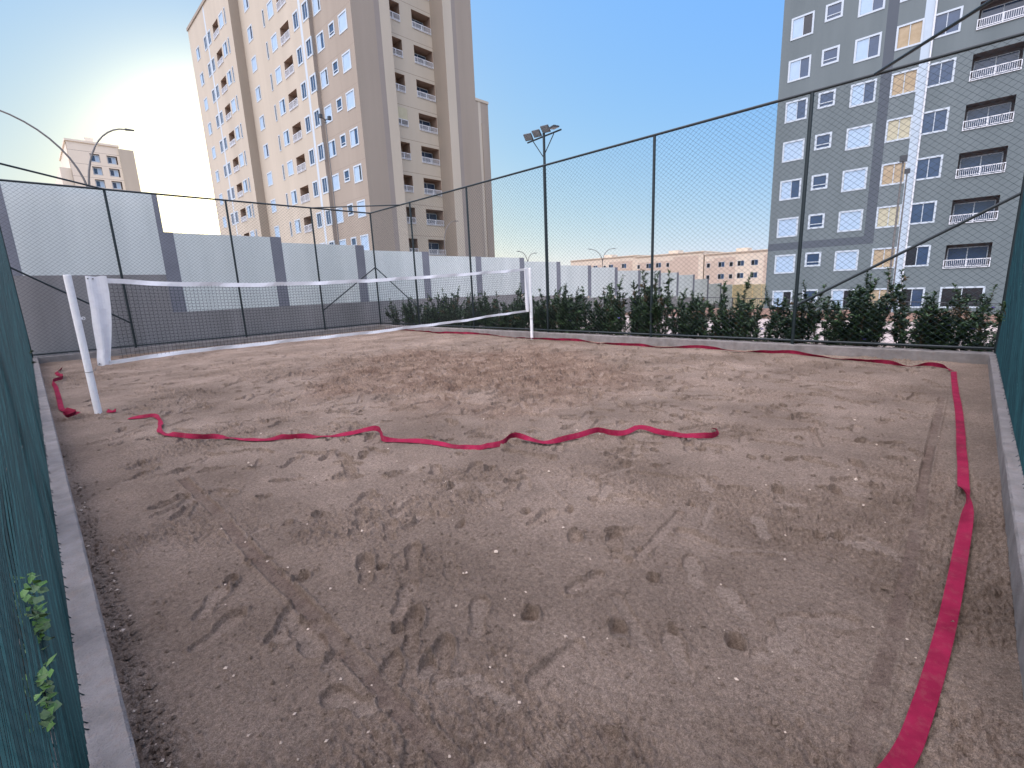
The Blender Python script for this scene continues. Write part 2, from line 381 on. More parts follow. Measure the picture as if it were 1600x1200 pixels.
# sand banked slightly against the kerbs
edge = np.minimum(np.minimum(X, CX1-X), np.minimum(Y-CY0, CY1-Y))
H += .015*np.exp(-edge/.07)
H = np.clip(H, -.10, .10)
V = np.empty((nx*ny, 3), np.float32)
V[:, 0] = X.ravel(); V[:, 1] = Y.ravel(); V[:, 2] = H.ravel()
idx = np.arange(nx*ny).reshape(nx, ny)
F = np.stack([idx[:-1, :-1], idx[1:, :-1], idx[1:, 1:], idx[:-1, 1:]], -1).reshape(-1, 4).astype(np.int32)
me = D.meshes.new('sand')
me.vertices.add(len(V)); me.vertices.foreach_set('co', V.ravel())
me.loops.add(F.size); me.loops.foreach_set('vertex_index', F.ravel())
me.polygons.add(len(F)); me.polygons.foreach_set('loop_start', np.arange(0, F.size, 4, dtype=np.int32))
me.polygons.foreach_set('loop_total', np.full(len(F), 4, np.int32))
me.polygons.foreach_set('use_smooth', np.ones(len(F), bool))
me.update(calc_edges=True)
at = me.attributes.new('soil', 'FLOAT_COLOR', 'POINT')
C4 = np.zeros((nx*ny, 4), np.float32); C4[:, 0] = packed.ravel(); C4[:, 1] = churn.ravel(); C4[:, 2] = dark.ravel(); C4[:, 3] = rough.ravel()
at.data.foreach_set('color', C4.ravel())
sand = put('sand', me); tag(sand, kind='structure')
def hs(x, y):
    i = min(nx-2, max(0, int(np.searchsorted(gx, x))-1)); j = min(ny-2, max(0, int(np.searchsorted(gy, y))-1))
    return float(H[i:i+2, j:j+2].max())

m = D.materials.new('court_sand'); m.use_nodes = True; n = m.node_tree; b = n.nodes['Principled BSDF']
b.inputs['Roughness'].default_value = .95; b.inputs['Specular IOR Level'].default_value = .15
tc = n.nodes.new('ShaderNodeTexCoord'); atn = n.nodes.new('ShaderNodeAttribute'); atn.attribute_name = 'soil'
sp = n.nodes.new('ShaderNodeSeparateColor'); n.links.new(atn.outputs['Color'], sp.inputs[0])
def noise(s, d=5, r=.6):
    q = n.nodes.new('ShaderNodeTexNoise'); q.inputs['Scale'].default_value = s; q.inputs['Detail'].default_value = d; q.inputs['Roughness'].default_value = r
    n.links.new(tc.outputs['Object'], q.inputs['Vector']); return q.outputs['Fac']
def ramp(src, p0, c0, p1, c1):
    q = n.nodes.new('ShaderNodeValToRGB'); q.color_ramp.elements[0].position = p0; q.color_ramp.elements[0].color = (*c0, 1)
    q.color_ramp.elements[1].position = p1; q.color_ramp.elements[1].color = (*c1, 1); n.links.new(src, q.inputs[0]); return q.outputs[0]
def mix(fac, a, c, mode='MIX'):
    q = n.nodes.new('ShaderNodeMix'); q.data_type = 'RGBA'; q.blend_type = mode
    if isinstance(fac, float): q.inputs[0].default_value = fac
    else: n.links.new(fac, q.inputs[0])
    for s_, v in ((6, a), (7, c)):
        if isinstance(v, tuple): q.inputs[s_].default_value = (*v, 1)
        else: n.links.new(v, q.inputs[s_])
    return q.outputs[2]
c = ramp(noise(.9, 6), .35, (.175, .130, .096), .68, (.31, .236, .178))
c = mix(sp.outputs[1], c, ramp(noise(3, 5), .35, (.150, .098, .069), .7, (.285, .205, .148)))
c = mix(ramp(sp.outputs[0], .1, (0, 0, 0), .9, (.32, .32, .32)), c, (.36, .285, .222))
c = mix(ramp(sp.outputs[2], .1, (0, 0, 0), .9, (.6, .6, .6)), c, (.145, .098, .074))
c = mix(1.0, c, ramp(noise(55, 6, .75), .34, (.66, .64, .63), .62, (1.2, 1.2, 1.2)), 'MULTIPLY')
c = mix(1.0, c, ramp(noise(260, 3, .8), .33, (.50, .49, .48), .60, (1.28, 1.28, 1.28)), 'MULTIPLY')
n.links.new(c, b.inputs['Base Color'])
b1 = n.nodes.new('ShaderNodeBump'); b1.inputs['Strength'].default_value = 1.0; b1.inputs['Distance'].default_value = .010
n.links.new(noise(130, 5, .8), b1.inputs['Height'])
b2 = n.nodes.new('ShaderNodeBump'); b2.inputs['Strength'].default_value = .9; b2.inputs['Distance'].default_value = .02
n.links.new(noise(38, 4, .7), b2.inputs['Height']); n.links.new(b1.outputs[0], b2.inputs['Normal'])
n.links.new(b2.outputs[0], b.inputs['Normal'])
me.materials.append(m)

# kerbs
def kerb(x0, x1, y0, y1):
    mb = MB(); long_x = (x1-x0) > (y1-y0); Lk = max(x1-x0, y1-y0); k = max(2, int(Lk/.05))
    r = random.Random(int(Lk*100))
    ch = .008
    prof = lambda a, b_: [(a, -.35), (a, KT-ch), (a+ch, KT), (b_-ch, KT), (b_, KT-ch), (b_, -.35)]
    rows = []
    for i in range(k+1):
        t = i/k; row = []
        pr = prof(y0, y1) if long_x else prof(x0, x1)
        for q, (p_, z_) in enumerate(pr):
            j = (r.uniform(-.0012, .0012) if 0 < q < 5 else 0); jz = (r.uniform(-.003, .002) if q in (2, 3) else (r.uniform(-.006, 0) if q in (1, 4) else 0))
            row.append((x0+(x1-x0)*t, p_+j, z_+jz) if long_x else (p_+j, y0+(y1-y0)*t, z_+jz))
        if 0 < i < k and i % 38 == 19: row = [(a_, b_, c_-(.012 if 0 < q_ < 5 else 0)) for q_, (a_, b_, c_) in enumerate(row)]
        rows.append(row)
    for ra, rb in zip(rows, rows[1:]):
        for q in range(5): mb.quad(ra[q], ra[q+1], rb[q+1], rb[q])
    for row in (rows[0], rows[-1]):
        nn = len(mb.v); mb.v += row; mb.f.append(tuple(range(nn, nn+6))); mb.m.append(0)
    tag(mb.build('kerb', M['concrete']), kind='structure')
kerb(-.24, 0, -.60, 16.90)            # beside the camera, left
kerb(CX1, CX1+.24, -.60, 16.90)       # in front of the hedge
kerb(.002, CX1-.002, CY1, 16.898)       # at the wall end
kerb(.002, CX1-.002, -.598, CY0)        # beside the camera, right

# loose crumbs and little stones
def crumbs():
    r = random.Random(5); mb = MB()
    for i in range(2600):
        a = r.uniform(0, math.pi/2); d = 1.0+abs(r.gauss(0, 1.0))*2.2
        x, y = d*math.cos(a), d*math.sin(a)
        if r.random() < .3: x = r.uniform(.01, .09)
        if not (.01 < x < 9.4 and -.2 < y < 15): continue
        s = r.uniform(.0025, .007)*(1+.2*d)*(1.6 if r.random() < .1 else 1); z = hs(x, y)+s*.3
        n0 = len(mb.v)
        for (a_, b_, c_) in ((1, 0, 0), (0, 1, 0), (-1, 0, 0), (0, -1, 0), (0, 0, .8), (0, 0, -.8)):
            mb.v.append((x+s*a_*r.uniform(.6, 1.3), y+s*b_*r.uniform(.6, 1.3), z+s*c_*r.uniform(.6, 1.2)))
        for q in ((0, 1, 4), (1, 2, 4), (2, 3, 4), (3, 0, 4), (1, 0, 5), (2, 1, 5), (3, 2, 5), (0, 3, 5)):
            mb.f.append(tuple(n0+t for t in q)); mb.m.append(0 if i % 16 else 1)
    o = mb.build('sand_crumbs', [m, M['pebble']]); tag(o, 'small crumbs of sand and pale grit scattered over the court', 'grit', kind='stuff')
crumbs()

# ------------------------------------------------------------------ chain link fences
FH_ = 4.37
def diamond(mb, P, U, u0, u1, z0, z1, N, ph=.11, pv=.092, r=.0020, k=3, off=.003, jag=.02, wave=0.0):
    rw = random.Random(3)
    """two families of wires on the plane P + u*U, N is the thickness direction"""
    P = Vector(P); U = Vector(U); N = Vector(N); sl = pv/ph
    hgt = z1-z0; run = hgt/sl
    for fam in (1, -1):
        s = u0-run
        while s < u1+.001:
            if fam == 1: a = (s, z0); b_ = (s+run, z1)
            else: a = (s+run, z0); b_ = (s, z1)
            def clip(pa, pb):
                (ua, za), (ub, zb) = pa, pb
                if ua > ub: ua, za, ub, zb = ub, zb, ua, za
                if ub <= u0 or ua >= u1: return None
                if ua < u0: za += (zb-za)*(u0-ua)/(ub-ua); ua = u0
                if ub > u1: zb = za+(zb-za)*(u1-ua)/(ub-ua); ub = u1
                return (ua, za), (ub, zb)
            q = clip(a, b_)
            if q and abs(q[0][0]-q[1][0]) > .02:
                (ua, za), (ub, zb) = q
                A = P+U*ua+Vector((0, 0, za))+N*(off*fam); B = P+U*ub+Vector((0, 0, zb))+N*(off*fam)
                if wave:
                    nseg = max(2, int((B-A).length/.22)); pts = []
                    for i_ in range(nseg+1):
                        q_ = A.lerp(B, i_/nseg); uu = (q_-P).dot(U); zz_ = q_.z
                        env = min(1, (zz_-z0)/.5)*min(1, (z1-zz_)/.5)
                        pts.append(q_+N*(env*wave*(math.sin(uu*2.3+zz_*1.1)+.5*math.sin(uu*5.9-zz_*3.7)+.25*math.sin(uu*13+zz_*9))))
                    mb.tube(pts, r, k, mi=(0 if rw.random() < .55 else 1), cap=False)
                else: mb.tube([A, B], r, k, cap=False)
            s += ph
    if jag:
        s = u0
        while s < u1:
            A = P+U*s+Vector((0, 0, z0))
            q_ = rw.uniform(.3, 1.7)
            if rw.random() < .75: mb.tube([A, A+N*.012*q_+U*.012*rw.uniform(-1, 1)+Vector((0, 0, -jag*q_))], r, k, cap=False)
            s += ph*rw.uniform(.7, 1.5)
def tube_obj(name, pts, r, parent, mt=None, k=10):
    mb = MB(); mb.tube(pts, r, k); return mb.build(name, mt or M['green_metal'], parent, smooth=False)
def fence(P, U, L, posts, N, label, braces=(), struts=(), near=False):
    root = empty('chain_link_fence', P); tag(root, label, 'fence')
    U = Vector(U); P0 = Vector((0, 0, 0)); Z = lambda u, z: (U*u+Vector((0, 0, z)))[:]
    pn = Vector(N)*(-.075 if near else 0.0)
    for u in posts: tube_obj('post', [(Vector(Z(u, KT-.02))+pn)[:], (Vector(Z(u, FH_-.02))+pn)[:]], .030, root)
    tube_obj('top_rail', [Z(0, FH_), Z(L, FH_)], .026, root)
    tube_obj('bottom_rail', [(Vector(Z(.03, KT+.065))+pn)[:], (Vector(Z(L-.03, KT+.065))+pn)[:]], .020, root)
    for (ua, za, ub, zb) in braces: tube_obj('brace', [Z(ua, za), Z(ub, zb)], .022, root)
    for a, b_ in struts: tube_obj('corner_strut', [(Vector(a)-Vector(P))[:], (Vector(b_)-Vector(P))[:]], .022, root)
    mb = MB()
    if near: diamond(mb, (0, 0, 0), U, 0, L, KT+.02, FH_-.02, N, ph=.046, pv=.042, r=.0022, k=3, off=.007, jag=.016, wave=.009)
    else: diamond(mb, (0, 0, 0), U, 0, L, KT+.03, FH_-.02, N)
    mb.build('wire_mesh', [M['wire_near'], M['wire_pale']] if near else M['wire'], root)
    return root
WX, WY = CX1+.12, CY1+.07
ZB, ZT = .88, 2.37
fence((-.10, WY, 0), (1, 0, 0), WX+.10, [0, 2.08, 4.92, 7.53], (0, 1, 0),
      'tall green chain link fence in front of the pale panelled wall, crossing behind the net',
      braces=[(.02, ZT, 2.06, ZB), (WX+.08, ZT, 7.55, ZB)], struts=[((1.98, WY, FH_), (-.10, WY-2.1, FH_)), ((7.43, WY, FH_), (WX, 14.62, FH_))])
fence((WX, -.34, 0), (0, 1, 0), WY+.34, [0, 2.62, 5.44, 8.44, 11.45, 14.4, WY+.34], (1, 0, 0),
      'long tall green chain link fence in front of the leafy hedge and the grey tower',
      braces=[(.02, ZT, 2.60, ZB), (WY+.32, ZT, 14.42, ZB)])
fence((-.10, -.34, 0), (0, 1, 0), WY+.34, [0, 2.7, 5.6, 8.5, 11.4, 14.3], (1, 0, 0),
      'green chain link fence seen edge-on along the left side of the picture', near=True)
fence((-.10, -.34, 0), (1, 0, 0), WX+.10, [2.6, 5.0, 7.6], (0, 1, 0),
      'green chain link fence seen edge-on along the right side of the picture', near=True,
      struts=[((7.6, -.34, FH_), (WX, 1.46, FH_))])

# ------------------------------------------------------------------ net and its posts
PLx, PLy, PRx, PRy = .435, 8.16, 9.70-.02, 8.69
PRx, PRy = 9.50, 8.52
def net_post(x, y, h, label, hook):
    root = empty('net_post', (x, y, 0)); tag(root, label, 'net post', 'white posts of the beach tennis net')
    mb = MB(); prof = [(-.15, .040), (h-.006, .040), (h, .034)]
    k = 20; n0 = 0
    for z_, r_ in prof:
        for j in range(k): mb.v.append((r_*math.cos(6.2832*j/k), r_*math.sin(6.2832*j/k), z_))
    for i in range(2):
        for j in range(k): mb.f.append((i*k+j, i*k+(j+1) % k, (i+1)*k+(j+1) % k, (i+1)*k+j)); mb.m.append(0)
    mb.f.append(tuple(2*k+j for j in range(k))); mb.m.append(0)
    mb.build('pole', M['white_post'], root, smooth=False)
    mb = MB(); mb.tube([(hook*.038, 0, 1.24), (hook*.06, 0, 1.24)], .006, 6)
    mb.tube([(hook*.06+.018*math.cos(t), 0, 1.24+.018*math.sin(t)) for t in [i*.6283 for i in range(11)]], .004, 6)
    mb.build('hook', M['white_post'], root)
    mb = MB(); mb.tube([(.043*math.cos(t), .043*math.sin(t), .55) for t in [i*.6283/1 for i in range(11)]], .004, 6)
    mb.build('cord_loop', M['cord'], root)
net_post(PLx, PLy, 1.785, 'nearer white net post, standing beside the left kerb', 1)
net_post(PRx, PRy, 1.89, 'farther white net post, standing in front of the hedge', -1)
net = empty('beach_net', (PLx, PLy, 0)); tag(net, 'long white-taped black mesh net stretched between two white posts', 'net')
Ux = Vector((PRx-PLx, PRy-PLy, 0)); NL = Ux.length; Ux.normalize(); Nn = Vector((-Ux.y, Ux.x, 0))
def curve(pts, t):
    for (a, za), (b_, zb) in zip(pts, pts[1:]):
        if t <= b_:
            q = (t-a)/(b_-a); q = q*q*(3-2*q)*.35+q*.65; return za+(zb-za)*q
    return pts[-1][1]
topz = [(0, 1.757), (.37, 1.735), (1.2, 1.672), (2.2, 1.642), (3.1, 1.648), (4.1, 1.667), (5.0, 1.70), (6.3, 1.752), (7.8, 1.822), (NL, 1.885)]
botz = [(0, .63), (.23, .636), (.9, .672), (1.9, .670), (3.0, .667), (4.2, .658), (5.3, .680), (6.4, .690), (7.8, .748), (NL, .770)]
S0, S1 = .33, NL-.22
def np_(t, z, o=0.0): return (Ux*t+Nn*(o+.02*math.sin(t*.7)*(1.7-z)) + Vector((0, 0, z)))[:]
def band(zc, hgt, t0, t1, k, nm):
    mb = MB(); th = .004
    for i in range(k):
        a, c_ = t0+(t1-t0)*i/k, t0+(t1-t0)*(i+1)/k
        wa, wc = .006*math.sin(a*5.3)+.003*math.sin(a*13), .006*math.sin(c_*5.3)+.003*math.sin(c_*13)
        za, zb = curve(zc, a)+wa*.6, curve(zc, c_)+wc*.6
        for o, f in ((-th, 1), (th, -1)):
            q = [np_(a, za-hgt/2, o+wa), np_(c_, zb-hgt/2, o+wc), np_(c_, zb+hgt/2, o-wc), np_(a, za+hgt/2, o-wa)]
            mb.quad(*(q if f == 1 else q[::-1]))
        mb.quad(np_(a, za+hgt/2, -th-wa), np_(c_, zb+hgt/2, -th-wc), np_(c_, zb+hgt/2, th-wc), np_(a, za+hgt/2, th-wa))
        mb.quad(np_(a, za-hgt/2, -th+wa), np_(c_, zb-hgt/2, -th+wc), np_(c_, zb-hgt/2, th+wc), np_(a, za-hgt/2, th+wa))
    return mb.build(nm, M['net_white'], net)
topz_c = [(a, z-.030) for a, z in topz]
band(topz_c, .062, S0, S1, 90, 'top_tape')
band(botz, .052, .22, S1, 90, 'bottom_tape')
mb = MB(); t = S0+.04
while t < S1:
    za, zb = curve(botz, t), curve(topz_c, t)
    mb.tube([np_(t, za+(zb-za)*i/5) for i in range(6)], .0021, 3, cap=False); t += .048
for j in range(1, 21):
    q = j/21
    mb.tube([np_(S0+(S1-S0)*i/44, curve(botz, S0+(S1-S0)*i/44)*(1-q)+curve(topz_c, S0+(S1-S0)*i/44)*q) for i in range(45)], .0021, 3, cap=False)
mb.build('net_mesh', M['net_black'], net)
def sleeve(rows, nm):
    """rows of (t0, t1, z); a folded vinyl end panel with a soft bulge"""
    mb = MB(); k = 8; G = []
    for side in (-1, 1):
        g = []
        for (t0, t1, z) in rows:
            g.append([np_(t0+(t1-t0)*i/k, z+.006*math.sin(i*1.1+z*4), side*(.004+.022*math.sin(math.pi*i/k))+.018*math.sin(2.6*z+i*.8)) for i in range(k+1)])
        G.append(g)
        for ra, rb in zip(g, g[1:]):
            for i in range(k): mb.quad(ra[i], ra[i+1], rb[i+1], rb[i])
    for a, c_ in zip(G[0], G[1]): pass
    for ri in (0, -1):
        for i in range(k): mb.quad(G[0][ri][i], G[0][ri][i+1], G[1][ri][i+1], G[1][ri][i])
    for ci in (0, -1):
        for r_ in range(len(rows)-1): mb.quad(G[0][r_][ci], G[0][r_+1][ci], G[1][r_+1][ci], G[1][r_][ci])
    o = mb.build(nm, M['net_white'], net, smooth=True); return o
rows = [(.165, .375, 1.765), (.155, .37, 1.55), (.15, .355, 1.35), (.135, .33, 1.15), (.13, .30, .98), (.125, .27, .82), (.105, .245, .70), (.10, .24, .615)]
s_ = sleeve(rows, 'end_sleeve')
for t_, z_ in ((.185, 1.735), (.235, 1.733), (.118, .64)):
    mbh = MB(); mbh.tube([np_(t_, z_, -.03), np_(t_, z_, -.005)], .008, 8); mbh.build('eyelet', M['lamp_head'], s_)
sleeve([(NL-.24, NL-.10, 1.885), (NL-.245, NL-.09, 1.6), (NL-.235, NL-.085, 1.3), (NL-.225, NL-.08, 1.0), (NL-.20, NL-.075, .75)], 'end_sleeve')
for a_, b_, r_ in (((.04, 0, 1.76), np_(.17, 1.755), .0025), ((.045, 0, .55), np_(.11, .635), .003), (np_(NL-.11, 1.87), np_(NL-.02, 1.86), .004), (np_(NL-.09, .77), np_(NL-.03, .74), .004)):
    mb = MB(); mb.tube([a_, b_], r_, 5); mb.build('cord', M['cord'], net)

# ------------------------------------------------------------------ red line tapes
def ribbon(name, pts, label, width=.05, roll=None, seed=1, lift=0.0, twist=0.0):
    """pts (x, y, roll degrees, lift) : webbing lying on the sand, rolled on edge where it twists"""
    r = random.Random(seed); P = []
    for i in range(len(pts)-1):
        p0, p1, p2, p3 = pts[max(0, i-1)], pts[i], pts[i+1], pts[min(len(pts)-1, i+2)]
        k = max(3, int(math.hypot(p2[0]-p1[0], p2[1]-p1[1])/.035))
        for j in range(k):
            t = j/k
            P.append([.5*((2*a1)+(-a0+a2)*t+(2*a0-5*a1+4*a2-a3)*t*t+(-a0+3*a1-3*a2+a3)*t**3) for a0, a1, a2, a3 in zip(p0, p1, p2, p3)])
    P.append(list(pts[-1]))
    for i_, p in enumerate(P): p[2] += twist*(math.sin(i_*.21+seed)*.6+math.sin(i_*.47+seed*2)*.5)
    mb = MB(); N = len(P); th = .0012; rows = []
    zg = [max(hs(p[0]+dx, p[1]+dy) for dx in (-.02, 0, .02) for dy in (-.02, 0, .02)) for p in P]
    zs_ = [sum(zg[max(0, i-4):i+5])/len(zg[max(0, i-4):i+5]) for i in range(N)]
    for i, (x, y, ro, lf) in enumerate(P):
        a, c_ = P[max(0, i-1)], P[min(N-1, i+1)]
        tx, ty = c_[0]-a[0], c_[1]-a[1]; l = math.hypot(tx, ty) or 1; tx /= l; ty /= l
        an = R_(ro); sx, sy, sz = -ty*math.cos(an), tx*math.cos(an), math.sin(an)
        nx_, ny_, nz_ = ty*math.sin(an), -tx*math.sin(an), math.cos(an)
        zz = zs_[i]
        z = zz + abs(sz)*width*.42 + lf + .007
        row = []
        for side in (1, -1):
            for q in ((-1, -.4, .4, 1) if side == 1 else (1, .4, -.4, -1)):
                cup = .0015*(1-q*q)
                row.append((x+sx*width*.5*q+nx_*(th*side+cup), y+sy*width*.5*q+ny_*(th*side+cup), z+sz*width*.5*q+nz_*(th*side+cup)))
        rows.append(row)
    for ra, rb in zip(rows, rows[1:]):
        for q in range(8): mb.quad(ra[q], rb[q], rb[(q+1) % 8], ra[(q+1) % 8])
    for row in (rows[0], rows[-1]):
        nn = len(mb.v); mb.v += row; mb.f.append(tuple(range(nn, nn+8))); mb.m.append(0)
    o = mb.build(name, M['tape'], None, smooth=False); tag(o, label, 'tape', 'red boundary tapes of the court'); return o
ribbon('boundary_tape', [(.66, 7.40, 10, 0), (.78, 7.29, 40, 0), (.90, 7.16, 75, .0), (.86, 6.6, 5, .01), (.80, 6.2, 30, 0), (.97, 5.64, 60, 0), (1.15, 5.41, 40, .0), (1.38, 4.99, 15, .0), (1.61, 4.76, 55, 0), (1.83, 4.53, 20, -.004),
    (2.01, 4.36, 35, -.004), (2.26, 4.20, 80, .012), (2.22, 4.02, 25, .0), (2.16, 3.86, 45, 0), (2.30, 3.65, 25, 0), (2.42, 3.36, 70, .0), (2.47, 3.2, 30, -.004), (2.53, 3.12, 5, -.012), (2.60, 3.0, 8, -.012), (2.68, 2.93, 40, -.004),
    (2.78, 2.88, 70, 0), (2.95, 2.93, 85, .02), (3.02, 2.80, 60, .01), (3.10, 2.62, 50, 0), (3.32, 2.50, 45, 0), (3.57, 2.40, 75, .01), (3.60, 2.28, 50, .0), (3.68, 2.19, 35, 0), (3.86, 2.13, 75, .02), (3.90, 1.92, 60, .0), (3.95, 1.71, 40, 0), (4.07, 1.53, 50, 0), (4.20, 1.53, 30, .004), (4.28, 1.60, 10, .006)],
    'red tape lying loose and twisted across the middle of the sand', .052, seed=3, twist=42)
ribbon('boundary_tape', [(.72, .36, 0, 0), (1.12, .14, 0, 0), (1.50, .008, 0, 0), (1.82, -.035, 0, 0), (2.22, -.065, 0, 0), (2.60, -.085, 0, .004), (3.14, -.105, -6, .012), (3.45, -.115, -35, .03), (3.65, -.11, -88, .03), (3.85, -.10, -150, .02), (4.05, -.095, -178, .006), (4.5, -.085, -182, .0), (4.95, -.07, -180, 0), (5.6, -.055, -178, 0), (6.37, -.03, -182, 0), (7.4, .02, -180, 0), (8.3, .055, -180, 0), (8.72, .07, -186, 0)],
    'broad crimson tape running beside the right-hand kerb, twisted once', .058, seed=4)
Bt = []
r = random.Random(8); y = .10
ctl = [(8.74, .09), (8.86, .2), (9.02, .38), (8.88, .58), (8.92, .8), (9.05, 1.11), (9.22, 1.57), (9.36, 2.09), (9.33, 2.6), (9.35, 3.15), (9.42, 3.8), (9.38, 4.32), (9.2, 4.65), (9.26, 5.13), (9.31, 5.81), (9.42, 6.42), (9.47, 7.2), (9.44, 8.0), (9.48, 9.6), (9.46, 11.3), (9.44, 13.4), (9.48, 14.9), (9.46, 16.0)]
for i, (x, y) in enumerate(ctl):
    Bt.append((x, y, (82 if i % 3 == 1 else (15 if i % 3 == 0 else 50)) if i < 20 else 40, .01 if i % 3 == 1 else 0))
ribbon('boundary_tape', Bt, 'red tape lying in waves along the foot of the hedge kerb', .062, seed=5, twist=12)
ribbon('boundary_tape', [(.34, 14.5, 70, 0), (.22, 13.8, 30, 0), (.28, 12.62, 80, .01), (.12, 11.9, 80, .02), (.13, 11.3, 10, 0), (.12, 9.9, 0, 0), (.11, 8.9, 0, 0), (.15, 8.5, 60, .02), (.22, 8.1, 75, .03), (.13, 7.95, 50, .03), (.12, 8.2, 80, .02), (.24, 8.0, 20, .04)],
    'crumpled red tape beside the left kerb near the closer net post', .06, seed=6)
ribbon('boundary_tape', [(.52, 8.05, 50, 0), (.55, 7.98, 20, 0), (.60, 7.95, 60, .0)], 'small red tape end at the foot of the closer net post', .05, seed=6)

# ------------------------------------------------------------------ stepped boundary wall
wall = empty('boundary_wall', (0, 17.2, 0)); tag(wall, 'long stepped wall of pale panels between slate pilasters behind the far fence', 'wall')
tops = [4.45, 3.40, 3.23, 3.06, 2.91, 2.90, 2.72, 2.53, 2.42, 2.21, 2.20, 2.03, 1.83, 1.44, .98]
def bx(name, x0, x1, y0, y1, z0, z1, mt, parent): mb = MB(); mb.box(x0, x1, y0, y1, z0, z1); return mb.build(name, mt, parent)
pil = lambda i: 3.07+3.065*i
for i, tz in enumerate(tops):
    x0 = pil(i-1)+.36 if i else .10; x1 = pil(i); zt0 = gz((x0+x1)/2, 17)
    if i == 0:
        bx('panel', x0, x1, 0, .16, 2.20, tz, M['wall_light'], wall)
        bx('base_course', -3.0, 3.07, .0, .16, .715, 2.20, M['wall_base'], wall)
        bx('base_course', -3.0, 3.07, -.004, .16, -.4, .715, M['wall_base'], wall)
        bx('pilaster', -.6, .10, -.004, .18, 2.20, tz+.01, M['wall_dark'], wall)
        bx('panel', -3.6, -.6, 0, .16, 2.20, tz, M['wall_light'], wall)
        bx('pilaster', x1, x1+.13, -.004, .18, 2.20, tz+.01, M['wall_dark'], wall)
        bx('pilaster', x1+.13, x1+.36, -.004, .18, 1.09, 3.40+.01, M['wall_dark'], wall)
        bx('pilaster', x1, x1+.13, -.004, .18, 1.09, 2.20, M['wall_dark'], wall)
    else:
        zb = 1.09 if i < 4 else max(zt0+.55, zt0)
        if i >= 4: zb = tz-1.85
        bx('panel', x0, x1, 0, .16, zb, tz, M['wall_light'], wall)
        bx('base_course', x0-.36, x1, .001, .17, zb-1.6, zb, M['wall_base'], wall)
        bx('pilaster', x1, x1+.36, -.004, .18, zb, tz+.012, M['wall_dark'], wall)
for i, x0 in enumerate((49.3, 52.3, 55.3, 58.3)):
    bx('panel', x0, x0+2.9, 0, .16, -1.9, .75-.05*i, M['wall_sunlit'], wall)  # far panels, sunlit look painted on
bx('base_course', 46.3, 49.2, 0, .16, -2.2, .80, M['wall_light'], wall)

# ------------------------------------------------------------------ facades
def facade(mb, tf, u0, u1, z0, z1, holes, paints=(), base=0, recess=3):
    """wall skin in (u, depth, z); holes = (u0,u1,z0,z1,depth); paints = (u0,u1,z0,z1,mi)"""
    us = sorted(set([u0, u1]+[v for h in holes for v in h[:2]]+[v for p in paints for v in p[:2]]))
    zs = sorted(set([z0, z1]+[v for h in holes for v in h[2:4]]+[v for p in paints for v in p[2:4]]))
    us = [u for u in us if u0 <= u <= u1]; zs = [z for z in zs if z0 <= z <= z1]
    rows = {}
    for za, zb in zip(zs, zs[1:]):
        if zb-za < 1e-6: continue
        zm = (za+zb)/2; hz = [h for h in holes if h[2] < zm < h[3]]; pz = [p for p in paints if p[2] < zm < p[3]]
        run = None
        def flush(run):
            a, c_, mi = run; mb.quad(tf(a, 0, za), tf(c_, 0, za), tf(c_, 0, zb), tf(a, 0, zb), mi)
        for ua, ub in zip(us, us[1:]):
            um = (ua+ub)/2
            if any(h[0] < um < h[1] for h in hz):
                if run: flush(run); run = None
                continue
            mi = base
            for p in pz:
                if p[0] < um < p[1]: mi = p[4]
            if run and run[2] == mi: run = (run[0], ub, mi)
            else:
                if run: flush(run)
                run = (ua, ub, mi)
        if run: flush(run)
    for h in holes:
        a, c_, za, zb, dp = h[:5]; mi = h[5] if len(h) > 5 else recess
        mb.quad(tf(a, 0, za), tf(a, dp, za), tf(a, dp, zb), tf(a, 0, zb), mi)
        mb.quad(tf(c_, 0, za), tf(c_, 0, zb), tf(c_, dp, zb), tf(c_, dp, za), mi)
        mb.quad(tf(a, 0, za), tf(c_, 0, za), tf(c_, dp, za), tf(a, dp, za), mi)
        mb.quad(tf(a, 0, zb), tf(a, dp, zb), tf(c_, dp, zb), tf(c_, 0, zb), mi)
        mb.quad(tf(a, dp, za), tf(c_, dp, za), tf(c_, dp, zb), tf(a, dp, zb), mi)

